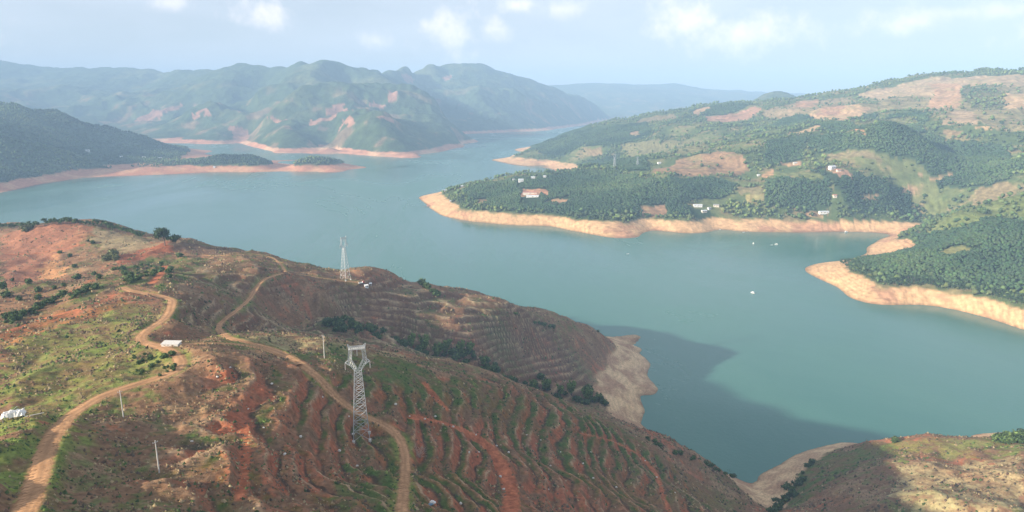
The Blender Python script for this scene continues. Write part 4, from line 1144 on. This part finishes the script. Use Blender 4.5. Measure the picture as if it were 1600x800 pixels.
# wood edge behind the ploughed hill
protos = [tree_proto(20 + k, 12, 9 + k, GREENS, .75, 55, 5) for k in range(4)]
for k in range(58):
    if k < 26: px, py = 70 + k * 4.2, 349 + .0006 * (px0 := k * 4.2) ** 2 + R_.random() * 3
    elif k < 44: px, py = 168 + (k - 26) * 3.2, 355 + (k - 26) * 1.0 + R_.random() * 3
    else: px, py = (k - 44) * 4.6, 356 - (k - 44) * .2 + R_.random() * 3
    p = at(near, px, py)
    if p is None or p.z < 15 or p.y < 700: continue
    put_tree('wood_edge_tree', protos[k % 4], p, .5 + .3 * R_.random(), 'dark green tree in the wood behind the ploughed pink hill', group='trees of the wood behind the ploughed hill', mats=LM)

bushes = [bush_proto(40 + k, GREENS) for k in range(4)]
olive = [bush_proto(60 + k, OLIVE) for k in range(2)]
def put_bush(px, py, size, label, group, kind=bushes, land=near):
    p = at(land, px, py)
    if p is None: return
    o = link('bush', R_.choice(kind), M_LEAF)
    o.location = p - Vector((0, 0, .12 * size)); o.rotation_euler = (0, 0, R_.random() * 6.28)
    s = size * (.8 + .4 * R_.random()); o.scale = (s, s, s * (.8 + .35 * R_.random()))
    tag(o, label, 'bush', group)
for px, py, sz in [(45, 444, 6), (60, 456, 5.5), (5, 452, 7), (10, 465, 6), (60, 468, 5), (117, 418, 7), (120, 436, 7), (147, 430, 6), (281, 401, 6), (144, 381, 5), (110, 402, 5), (94, 396, 5), (30, 470, 4), (85, 452, 4), (20, 440, 4), (155, 436, 5), (138, 379, 4), (76, 474, 4), (100, 448, 4)]:
    put_bush(px, py, sz, 'round dark bush dotted over the red and brown fields at far left', 'bushes on the left fields')
for px, py, sz in [(168, 408, 9), (175, 404, 10), (182, 407, 8), (40, 362, 10), (48, 358, 9)]:
    put_bush(px, py, sz, 'tall pale olive bush beside the red ploughed ridge', 'pale olive bushes', olive)
for k in range(46):   # hedge of coffee bushes over the road bend
    px = 178 + 90 * R_.random(); py = 408 + (268 - px) * .14 + 26 * R_.random()
    put_bush(px, py, 2.2 + 3.2 * R_.random(), 'leafy green bush in the grove above the road bend', 'bushes in the grove above the bend')
for k in range(44):   # hedge line running down to the left
    t = R_.random(); px = 150 - 150 * t; py = 446 + 62 * t + 12 * (R_.random() - .5)
    put_bush(px, py, 2.2 + 2.6 * R_.random(), 'green bush in the hedge running down to the left edge', 'bushes in the hedge line')
VALLEY = [W(*q[:2], z=q[2]) for q in [(520, 527, 112), (560, 535, 103), (620, 550, 88), (690, 565, 75), (745, 582, 64), (800, 600, 51), (860, 612, 38), (920, 622, 25), (975, 645, 9)]]
def valley_spot(t, side):
    f = t * (len(VALLEY) - 1); i = min(int(f), len(VALLEY) - 2); f -= i
    x = VALLEY[i][0] + (VALLEY[i + 1][0] - VALLEY[i][0]) * f; y = VALLEY[i][1] + (VALLEY[i + 1][1] - VALLEY[i][1]) * f
    x, y = x - side * .55, y + side * .83
    return Vector((x, y, float(near.z(x, y))))
for k in range(110):
    p = valley_spot(R_.random(), R_.gauss(2, 9))
    if p.z < 17: continue
    s = 4 + 5 * R_.random()
    o = link('bush', R_.choice(bushes), M_LEAF); o.location = p - Vector((0, 0, .12 * s)); o.rotation_euler = (0, 0, R_.random() * 6.28); o.scale = (s, s, s * (.8 + .4 * R_.random()))
    tag(o, 'dense dark bush in the gully between the two spurs', 'bush', 'bushes in the gully')
for k in range(34):
    t = R_.random(); px = 1208 + 60 * t + 14 * (R_.random() - .5); py = 800 - 75 * t + 16 * (R_.random() - .5)
    put_bush(px, py, 2.5 + 3.0 * R_.random(), 'dark bush in the shaded gully above the curved bank', 'bushes above the curved bank')
for k in range(22):
    t = R_.random(); px = 1005 + 150 * t; py = 684 + 62 * t + 5 * R_.random()
    put_bush(px, py, 2.0 + 2.2 * R_.random(), 'green bush along the lower edge of the near spur over the water', 'bushes on the spur edge')
for k in range(16):
    px = 1558 + 60 * R_.random(); py = 686 + 6 * R_.random()
    put_bush(px, py, 4.5 + 3.5 * R_.random(), 'leafy bush in the thicket beside the small beach at right', 'bushes beside the small beach')
for k in range(14):
    t = R_.random(); px = 650 + 35 * t; py = 438 + 26 * t
    put_bush(px, py, 4 + 3 * R_.random(), 'dark bush on the cliff edge of the terraced spur', 'bushes on the cliff edge')
for k in range(12):
    t = R_.random(); px = 835 + 30 * t; py = 505 + 8 * t
    put_bush(px, py, 3 + 2 * R_.random(), 'small dark bush on the terraced crest above the bay', 'bushes on the lower crest')
for k in range(30):
    t = R_.random(); px = 265 + 22 * (R_.random() - .5) + 10 * t; py = 555 + 45 * (R_.random() - .4)
    px = 205 + 70 * R_.random(); py = 556 + 34 * R_.random() - (px - 205) * .05
    put_bush(px, py, 1.0 + 1.3 * R_.random(), 'green bush inside the hairpin of the dirt road', 'bushes inside the hairpin')
put_bush(1398, 692, 7, 'single round bush on the crest of the straw coloured knoll', None)
put_bush(934, 519, 4, 'single small bush at the top of the sandy point', None)
put_bush(806, 492, 3.6, 'tiny lone bush on the skyline of the terraced spur', None)
put_bush(489, 411, 3.4, 'tiny lone bush on the ridge behind the road junction', None)
bam = [bamboo_proto(90 + k) for k in range(3)]
for k, (t, side, sz) in enumerate([(.30, 6, 13), (.34, 10, 15), (.37, 5, 14), (.41, 9, 13), (.45, 5, 12), (.49, 8, 11), (.53, 3, 10), (.70, 4, 11), (.75, 7, 12), (.79, 3, 12), (.83, 6, 13), (.87, 2, 12), (.90, 8, 11), (.85, 14, 11), (.92, 3, 9)]):
    p = valley_spot(t, side); px = k
    put_tree('bamboo_clump', bam[int(px) % 3], p - Vector((0, 0, .3)), sz, 'feathery bright green bamboo clump in the gully behind the near spur', 'bamboo', 'bamboo clumps in the gully', ('foliage', 'culms'), (M_LEAF, M_BARK))

# front rank of plantation trees on the headland across the water
ptree = [tree_proto(120 + k, 11, 7.5 + k * .8, [(.034, .062, .026), (.042, .075, .028)], .8, 24, 4) for k in range(4)]
edge = []
epix = [(1312, 413), (1335, 424), (1360, 437), (1385, 445), (1410, 447), (1440, 446), (1480, 450), (1520, 456), (1560, 466), (1600, 478)]
for a, b in zip(epix[:-1], epix[1:]):
    for k in range(9):
        edge.append((a[0] + (b[0] - a[0]) * k / 9, a[1] + (b[1] - a[1]) * k / 9))
for row, dy in enumerate((0, -5, -10)):
    for px, py in edge:
        p = at(right, px + 3 * R_.random(), py + dy + 1.5 * R_.random())
        if p is None or p.z < 12: continue
        put_tree('plantation_tree', ptree[R_.randrange(4)], p, .62 + .25 * R_.random(), 'dark green plantation tree in the front rank above the sandy headland', group='front rank of headland trees', mats=LM)
for px, py in [(1475, 117), (1468, 118), (1556, 114), (1562, 114), (1506, 121)]:
    p = at(right, px, py + 1)
    if p is not None:
        put_tree('skyline_tree', protos[R_.randrange(4)], p, 1.5, 'lone tree standing on the dry hilltop skyline across the lake', group='lone trees on the hilltop skyline', mats=LM)

# bleached dead bush beside the road
def dead_bush():
    p = at(near, 655, 716)
    o = empty('dead_bush', p)
    r = random.Random(8); stem_, tw = MB(), MB()
    for k in range(26):
        a = r.random() * 6.28; l = 3.5 + 3.0 * r.random(); el = .35 + .9 * r.random()
        d = Vector((math.cos(a) * math.cos(el), math.sin(a) * math.cos(el), math.sin(el))) * l
        stem_.tube([(0, 0, -.2), d * .5 + Vector((0, 0, .25)), d], [.10, .06, .025], 4)
        for q in range(7):
            b = d * (.35 + .6 * r.random()); e = b + Vector((r.gauss(0, 1), r.gauss(0, 1), r.gauss(.3, .7))) * .9
            tw.tube([b, e], [.035, .015], 3)
    stem_.build('branch_fan', M_DEADW, o); tw.build('twigs', M_DEADW, o)
    tag(o, 'bleached leafless bush beside the bend of the dirt road', 'dead bush')
dead_bush()

# ------------------------------------------------------------------ POWER LINE
def lattice_tower(loc, H, rz, label, legw=.22, brw=.12, full=True, group=None, wb=3.2, ww=1.35):
    o = empty('transmission_tower', loc, rz)
    hw = H * .73                      # height of the waist
    def corner(k, z):
        t = z / hw
        r = wb + (ww - wb) * t
        return Vector(((-1, 1, 1, -1)[k] * r, (-1, -1, 1, 1)[k] * r, z))
    levels = [0]
    z, st = 0.0, H * .115
    while z + st < hw - 1:
        z += st; levels.append(z); st *= .90
    levels.append(hw)
    for k in range(4):
        MB().bar(corner(k, -1.2), corner(k, hw), legw).build('leg', M_STEEL, o)
        MB().box(tuple(corner(k, -.1)), (1.1, 1.1, .9)).build('footing', M_CONC, o)
    for k in range(4):
        m = MB(); q = (k + 1) % 4
        for a, b in zip(levels[:-1], levels[1:]):
            m.bar(corner(k, a), corner(q, b), brw, 3); m.bar(corner(q, a), corner(k, b), brw, 3)
            if b > levels[1] - .1: m.bar(corner(k, b), corner(q, b), brw, 3)
        m.build('bracing', M_STEEL, o)
    # head: two arms spread from the waist, carry a bridge beam; horn at each end
    zb, zs = H * .945, H * .815
    xs, xt = H * .092, H * .078
    for s in (-1, 1):
        m = MB()
        for y in (-ww * .75, ww * .75):
            lo, sh, tp = Vector((s * ww, y, hw)), Vector((s * xs, y * .7, zs)), Vector((s * xt, y * .55, zb))
            li, si, ti = Vector((s * ww * .15, y, hw + .4)), Vector((s * (xs - 1.5), y * .7, zs + .7)), Vector((s * (xt - 1.3), y * .55, zb))
            for a, b in ((lo, sh), (sh, tp), (li, si), (si, ti)): m.bar(a, b, legw * .65)
            for A, B, C, D in ((lo, sh, li, si), (sh, tp, si, ti)):
                n = 4
                for q in range(n):
                    m.bar(A.lerp(B, q / n), C.lerp(D, (q + 1) / n), brw * .65, 3); m.bar(C.lerp(D, q / n), A.lerp(B, q / n), brw * .65, 3)
        m.build('head_arm', M_STEEL, o)
        h = MB()
        for y in (-.6, .6): h.bar((s * xt, y, zb), (s * (xt + .35), 0, H), brw * 1.2)
        h.bar((s * (xt - 1.5), 0, zb + .5), (s * (xt + .35), 0, H), brw * 1.2)
        h.build('horn', M_STEEL, o)
        c = MB(); tip = (s * (xs + 1.1), 0, zs - .2)
        for y in (-.9, .9): c.bar((s * (xs - .6), y, zs + 1.1), tip, brw * 1.2); c.bar((s * (xs - .9), y, zs - 1.3), tip, brw * 1.2)
        c.build('outrigger', M_STEEL, o)
        if full:
            st_ = MB(); st_.tube([(tip[0], 0, tip[2]), (tip[0], 0, tip[2] - 3.2)], [.05, .05], 5)
            for q in range(8): st_.tube([(tip[0], 0, tip[2] - .4 - q * .34), (tip[0], 0, tip[2] - .52 - q * .34)], [.24, .15], 7)
            st_.build('insulator', M_GLASSY, o)
    b = MB()
    for y in (-.6, .6):
        for dz in (0, 1.1): b.bar((-xt - .2, y, zb + dz), (xt + .2, y, zb + dz), legw * .75)
    n = 8
    for q in range(n):
        xa, xb = -xt + 2 * xt * q / n, -xt + 2 * xt * (q + 1) / n
        for y in (-.6, .6): b.bar((xa, y, zb), (xb, y, zb + 1.1), brw, 3); b.bar((xb, y, zb), (xa, y, zb + 1.1), brw, 3)
    b.build('bridge_beam', M_STEEL, o)
    if full:
        st_ = MB(); st_.tube([(0, 0, zb), (0, 0, zb - 3.0)], [.05, .05], 5)
        for q in range(8): st_.tube([(0, 0, zb - .4 - q * .32), (0, 0, zb - .52 - q * .32)], [.24, .15], 7)
        st_.build('insulator', M_GLASSY, o)
    return tag(o, label, 'transmission tower', group)
lattice_tower(at(near, 565, 683), 40, math.radians(14), 'tall steel lattice tower beside the dirt road on the near slope')
lattice_tower(at(near, 540, 437), 42, math.radians(60), 'slender lattice tower on the spur at the end of the ridge road', .19, .10, wb=3.4, ww=1.0)
lattice_tower(at(right, 960, 263), 42, math.radians(20), 'distant lattice tower over the peninsula woods, taller of the two', .5, .24, False, wb=3.4)
lattice_tower(at(right, 996, 259), 28, math.radians(20), 'distant lattice tower half sunk in trees beside the red terraced knoll', .4, .2, False, wb=3.0)

def utility_pole(px, py, h, label):
    p = at(near, px, py)
    o = empty('utility_pole', p, R_.random())
    MB().tube([(0, 0, -.6), (0, 0, h * .5), (0, 0, h)], [.20, .17, .12], 10).build('pole', M_CONC, o)
    MB().box((0, 0, h - .6), (1.5, .1, .12)).build('crossarm', M_STEEL, o)
    for s in (-.65, 0, .65):
        MB().tube([(s, 0, h - .54), (s, 0, h - .34), (s, 0, h - .24)], [.06, .09, .04], 7).build('insulator', M_GLASSY, o)
    tag(o, label, 'utility pole')
utility_pole(193, 652, 10, 'white concrete utility pole in the grass below the dirt road')
utility_pole(249, 739, 10, 'white concrete utility pole on the bare brown slope')
utility_pole(507, 560, 12, 'thin pole on the crest beside the east dirt road')

# ------------------------------------------------------------------ small works on the near slope
def crumpled(nx, ny, w, d, amp, seed, h=2.4):
    r = np.random.RandomState(seed)
    V, Q = [], []
    for i in range(nx):
        for j in range(ny):
            x, y = (i / (nx - 1) - .5) * w, (j / (ny - 1) - .5) * d
            e = min(i, nx - 1 - i, 1) * min(j, ny - 1 - j, 1)
            V.append((x + r.randn() * .12, y + r.randn() * .12, h * (.55 + .45 * e) + r.randn() * amp))
    for i in range(nx - 1):
        for j in range(ny - 1):
            a = i * ny + j; Q.append((a, a + 1, a + ny + 1, a + ny))
    return V, Q
def shelter():
    p = at(near, 22, 655); o = empty('plastic_shelter', p, .45)
    m = MB(); V, Q = crumpled(11, 8, 6.4, 3.6, .26, 4, 2.5); m.add(V, Q); sh = m.build('sheet_roof', M_SHEET, o)
    sh.modifiers.new('thickness', 'SOLIDIFY').thickness = .04
    for x, y in ((-2.7, -1.4), (2.7, -1.4), (-2.7, 1.4), (2.7, 1.4)):
        MB().tube([(x, y, -.5), (x + .05, y, 2.3)], [.08, .06], 6).build('post', M_STEEL, o)
    for k, (x, y, a) in enumerate(((-3.4, -.6, .3), (1.2, 1.9, -.4), (-1.0, 2.1, .7))):
        MB().tube([(x, y, 1.9), (x + 2.2 * math.cos(a), y + 2.2 * math.sin(a), 2.9)], [.06, .05], 5).build('loose_pole', M_SHEET, o)
    tag(o, 'ragged white plastic shelter on posts below the left road', 'shelter')
    q = at(near, 54, 650); b = MB(); b.tube([(-2.6, 0, .25), (2.6, .2, .35)], [.16, .13], 8)
    lg = b.build('pale_log', M_STONE); lg.location = q; lg.rotation_euler = (0, 0, .5); tag(lg, 'pale straight log lying in grass beside the white shelter', 'log')
shelter()
def shed(px, py, w, d, h, rz, label, roof=M_CREAM, wall=M_CONC, name='flat_shed', over=.25, land=near):
    p = at(land, px, py); o = empty(name, p, rz)
    MB().box((0, 0, h / 2 - .6), (w, d, h + 1.2)).build('wall', wall, o, .03)
    m = MB()
    a, b_ = w / 2 + over, d / 2 + over
    m.add([(-a, -b_, h + .05), (a, -b_, h + .05), (a, b_, h + .55), (-a, b_, h + .55), (-a, -b_, h + .2), (a, -b_, h + .2), (a, b_, h + .7), (-a, b_, h + .7)], [(0, 3, 2, 1), (4, 5, 6, 7), (0, 1, 5, 4), (2, 3, 7, 6), (1, 2, 6, 5), (0, 4, 7, 3)])
    m.build('roof', roof, o)
    d_ = MB().box((w * .18, -d / 2 - .02, min(h, 2) / 2), (.9, .08, min(h, 2) * .95)).build('door', M_WOODB, o)
    for s in (-.3, -.08):
        MB().box((w * s, -d / 2 - .02, h * .62), (w * .11, .07, h * .3)).build('window', M_DARKGLASS, o)
    return tag(o, label, 'shed')
shed(268, 539, 7.6, 3.4, .8, -.05, 'low shed with a pale flat roof beside the road junction', M_CONC)
def truck(px, py, rz):
    p = at(near, px, py); o = empty('small_truck', p + Vector((0, 0, .12)), rz, 1.15)
    cab = MB()
    prof = [(1.0, .55), (2.55, .55), (2.6, 1.25), (2.25, 1.35), (1.95, 2.1), (1.0, 2.15)]
    V = [(x, s * .85, z) for s in (-1, 1) for x, z in prof]; n = len(prof)
    cab.add(V, [tuple(range(n)), tuple(range(2 * n - 1, n - 1, -1))] + [(k, k + n, (k + 1) % n + n, (k + 1) % n) for k in range(n)])
    c = cab.build('cab', M_REDPAINT, o, .04)
    ws = MB(); ws.add([(2.27, -.75, 1.38), (2.27, .75, 1.38), (1.99, .75, 2.05), (1.99, -.75, 2.05)], [(0, 1, 2, 3)]); ws.build('windscreen', M_DARKGLASS, c)
    for s in (-1, 1):
        MB().box((1.5, s * .86, 1.65), (.75, .02, .5)).build('side_window', M_DARKGLASS, c)
    MB().box((-.75, 0, .62), (3.4, .9, .2)).build('chassis', M_RUBBER, o)
    bed = MB().box((-.8, 0, .85), (3.4, 1.8, .1))
    for s in (-1, 1): bed.box((-.8, s * .88, 1.2), (3.4, .06, .6))
    bed.box((-2.48, 0, 1.2), (.06, 1.8, .6)); bed.box((.88, 0, 1.35), (.06, 1.8, .9))
    bed.build('cargo_bed', M_WHITE, o)
    for x in (1.8, -1.5):
        for s in (-1, 1):
            w = MB().tube([(x, s * .68, .42), (x, s * .9, .42)], [.42, .42], 16).build('wheel', M_RUBBER, o)
            MB().tube([(x, s * .9, .42), (x, s * .93, .42)], [.22, .2], 10).build('rim', M_STEEL, w)
    for s in (-1, 1): MB().box((2.6, s * .6, .95), (.05, .28, .18)).build('headlight', M_WHITE, o)
    tag(o, 'small truck with red cab and white bed where the ridge road ends', 'truck')
truck(565, 444, math.radians(35))
shed(572.5, 448.5, 3.4, 2.4, 1.5, .5, 'little white shed just below the red truck', M_WHITE, M_WHITE, 'work_shed')
shed(579, 446, 2.4, 2.0, 1.6, .2, 'tiny white hut on the terrace right beside the work shed', M_WHITE, M_CONC, 'storage_hut')
def sack(px, py, label, s=1.0):
    p = at(near, px, py); r = random.Random(int(px)); o = empty('bag_heap', p, .4)
    for k, (x, y, z) in enumerate(((0, 0, .3), (.75, .25, .3), (.35, .1, .75))):
        v = ICO_V * (1 + .12 * np.random.RandomState(k).rand(12, 1)) * np.array((.62, .42, .34)) * s + np.array((x, y, z)) * s
        MB().add(v, ICO_F).build('bag', M_SHEET if k else M_BLUE, o)
    tag(o, label, 'bags')
sack(673, 790, 'small heap of white and blue bags between terraces near the road', 1.5)

stone_mesh = []
for k in range(4):
    r = np.random.RandomState(200 + k)
    stone_mesh.append(MB().add(ICO_V * (1 + .35 * (r.rand(12, 1) - .5)) * np.array((.5, .42, .36)), ICO_F).mesh('stone'))
spix = [(300, 690), (545, 652), (530, 705), (558, 729), (412, 669), (692, 663), (733, 707), (748, 707), (640, 651), (664, 655), (708, 667), (744, 680), (776, 697), (795, 707), (782, 745), (787, 765), (720, 787), (857, 765), (876, 707), (923, 707), (911, 725), (963, 762), (927, 748), (845, 688), (823, 680), (680, 651), (860, 728), (1026, 746), (1055, 770), (1008, 720), (388, 640), (470, 683), (618, 632), (340, 590), (360, 575), (445, 710), (504, 622), (425, 600)]
for k, (px, py) in enumerate(spix):
    p = at(near, px, py)
    o = link('stone', stone_mesh[k % 4], M_STONE); o.location = p + Vector((0, 0, .12)); o.rotation_euler = (0, 0, k * 1.3); s = .8 + .7 * R_.random(); o.scale = (s, s, s)
    tag(o, 'small pale stone lying among the planting terraces of the near slope', 'stone', 'pale stones on the terraces')

# ------------------------------------------------------------------ houses across the lake
def house(land, px, py, w, d, h, rz, label, roof=M_TIN, wall=M_WHITE, name='house', nwin=3):
    p = at(land, px, py)
    if p is None: return
    o = empty(name, p, rz)
    wl = MB().box((0, 0, h / 2 - 1.5), (w, d, h + 3)).build('wall', wall, o)
    m = MB(); a, b, r = w / 2 + .5, d / 2 + .6, d * .24
    m.add([(-a, -b, h), (a, -b, h), (a, b, h), (-a, b, h), (-a, 0, h + r), (a, 0, h + r)], [(0, 1, 5, 4), (2, 3, 4, 5), (0, 4, 3), (1, 2, 5), (0, 3, 2, 1)])
    m.build('roof', roof, o)
    MB().box((0, -d / 2 - .03, 1.0), (1.2, .1, 2.1)).build('door', M_WOODB, wl)
    for k in range(nwin):
        x = (k + .5) / nwin * w - w / 2
        if abs(x) < 1.2: x += 1.8
        MB().box((x, -d / 2 - .03, h * .58), (1.3, .1, 1.2)).build('window', M_DARKGLASS, wl)
    return tag(o, label, 'house')
H = [(695, 299, 14, 8, 5, .3, 'white house nearest the tip of the sandy peninsula', M_TIN, M_WHITE), (722, 292, 9, 7, 5, .1, 'small white house among trees behind the peninsula tip', M_TIN, M_WHITE),
     (704, 315, 7, 5, 3.5, 0, 'little pale hut at the wood edge over the peninsula beach', M_TIN, M_CREAM),
     (803, 282, 9, 7, 6, .2, 'leftmost small white house of the hamlet on the peninsula crest', M_GREYROOF, M_WHITE), (814, 284, 17, 11, 9, .15, 'largest white house of the hamlet on the peninsula crest', M_TIN, M_WHITE),
     (833, 279, 15, 9, 6, 0, 'white house in the middle of the peninsula crest hamlet', M_TIN, M_WHITE), (851, 277, 11, 8, 5.5, 0, 'rightmost small white house of the peninsula crest hamlet', M_TIN, M_WHITE),
     (828, 303, 46, 9, 5, -.05, 'long building with faded red roof in the peninsula clearing', M_REDROOF, M_CREAM), (832, 308, 40, 9, 4.5, -.06, 'long pale roofed building in front of the red roofed one', M_TIN, M_WHITE),
     (1030, 256, 12, 8, 5, .2, 'white house at the left foot of the red terraced knoll', M_TIN, M_WHITE), (1090, 323, 26, 9, 5, 0, 'long white roofed building near the shore landing', M_TIN, M_WHITE),
     (1100, 332, 16, 8, 5, .3, 'white building lowest in the landing hamlet', M_TIN, M_CREAM), (1119, 323, 16, 9, 5.5, -.2, 'cream house right of the long landing building', M_GREYROOF, M_CREAM),
     (1108, 327, 10, 7, 5, .5, 'small grey roofed house in the middle of the landing hamlet', M_GREYROOF, M_WHITE),
     (1287, 333, 28, 9, 4, .1, 'long white shed in the cutting below the dark plantation', M_TIN, M_WHITE), (1300, 264, 20, 12, 8, .4, 'bright white house on the slope above the square plantation', M_TIN, M_WHITE),
     (1310, 268, 12, 8, 5, .1, 'small house downhill beside the bright white house', M_REDROOF, M_CREAM), (1185, 275, 9, 6, 4, 0, 'small white house by the bend of the slope track', M_TIN, M_WHITE),
     (1304, 309, 10, 8, 5, 0, 'tan house in trees above the long white shed', M_REDROOF, M_CREAM), (1242, 256, 12, 7, 4, 0, 'pale house in the bare strip under the upper plantation', M_TIN, M_CREAM)]
for px, py, w, d, h, rz, lab, rf, wl in H:
    house(right, px, py, w * .8, d * .8, h * .75, rz, lab, rf, wl)
for px, py, w, h, lab in [(137, 237, 22, 8, 'white house highest on the left wooded shore'), (190, 246, 14, 6, 'leftmost white house of the village by the left shore woods'), (203, 246, 20, 8, 'biggest white house of the village by the left shore woods'), (225, 247, 16, 6, 'third white house from the left in the shore village'), (250, 248, 20, 6, 'long white house at the right end of the shore village'), (335, 262, 9, 5, 'single white hut on the red bank below the wooded knoll')]:
    house(left, px, py, w * .8, 8, h * .8, .1, lab, M_TIN, M_WHITE)

# ------------------------------------------------------------------ boats and rafts
def boat(px, py, L, rz, label, cabin=True):
    L *= .72
    x, y, _ = W(px, py, z=0); o = empty('motor_boat', (x, y, .1), rz)
    st = [(-.5, .16, .0), (-.3, .19, 0), (.1, .19, 0), (.35, .12, .03), (.5, .0, .07)]
    V, Fc = [], []
    for t, hw, ri in st:
        V += [(t * L, -hw * L, .09 * L + ri * L), (t * L, -hw * .6 * L, -.03 * L + ri * .3 * L), (t * L, hw * .6 * L, -.03 * L + ri * .3 * L), (t * L, hw * L, .09 * L + ri * L)]
    for k in range(len(st) - 1):
        for q in range(4):
            a, b = k * 4 + q, k * 4 + (q + 1) % 4
            Fc.append((a, b, b + 4, a + 4))
    Fc.append((0, 1, 2, 3))
    MB().add(V, Fc).build('hull', M_WHITE, o)
    if cabin:
        c = MB().box((-.05 * L, 0, .2 * L), (.4 * L, .26 * L, .2 * L)).build('cabin', M_WHITE, o)
        for s in (-1, 1): MB().box((-.05 * L, s * .132 * L, .22 * L), (.32 * L, .02, .08 * L)).build('window', M_DARKGLASS, c)
        MB().box((-.05 * L, 0, .32 * L), (.48 * L, .32 * L, .03 * L)).build('canopy', M_WHITE, o)
    MB().box((-.52 * L, 0, .08 * L), (.06 * L, .08 * L, .16 * L)).build('outboard', M_RUBBER, o)
    tag(o, label, 'boat')
boat(1177, 381, 10, 1.2, 'white boat leftmost of those moored off the bay beach')
boat(1206, 383, 8, .2, 'middle small white boat moored off the bay beach', False)
boat(1213, 382, 9, 2.9, 'rightmost white boat moored off the bay beach')
boat(1176, 458, 10, 2.2, 'lone boat motoring in open water before the sandy headland')
boat(981, 397, 8, .3, 'small boat in open water below the peninsula point', False)
boat(1125, 359, 8, .9, 'boat drawn in at the beach below the landing hamlet', False)
boat(1162, 363, 8, 0, 'boat tied at the beach right of the landing', False)
boat(1322, 363, 12, .1, 'pale boat tied by the beach at the head of the bay')
def raft(px, py, label):
    x, y, _ = W(px, py, z=0); o = empty('fishing_raft', (x, y, 0), .2)
    d = MB()
    for k in range(5): d.box((-10 + k * 5, 0, .25), (.7, 9, .3))
    for k in range(3): d.box((0, -4 + k * 4, .45), (21, .7, .2))
    d.build('deck', M_WOODB, o)
    h = MB().box((5, 1, 1.6), (6, 4, 2.4)).build('hut_wall', M_CREAM, o)
    MB().add([(1.5, -1.6, 2.9), (8.5, -1.6, 2.9), (8.5, 3.6, 2.9), (1.5, 3.6, 2.9), (1.5, 1, 4), (8.5, 1, 4)], [(0, 1, 5, 4), (2, 3, 4, 5), (0, 4, 3), (1, 2, 5)]).build('hut_roof', M_REDROOF, o)
    MB().box((5, -1.02, 1.4), (1, .06, 1.8)).build('door', M_WOODB, h)
    tag(o, label, 'raft')
raft(666, 323, 'fishing raft with red roofed hut off the peninsula tip')
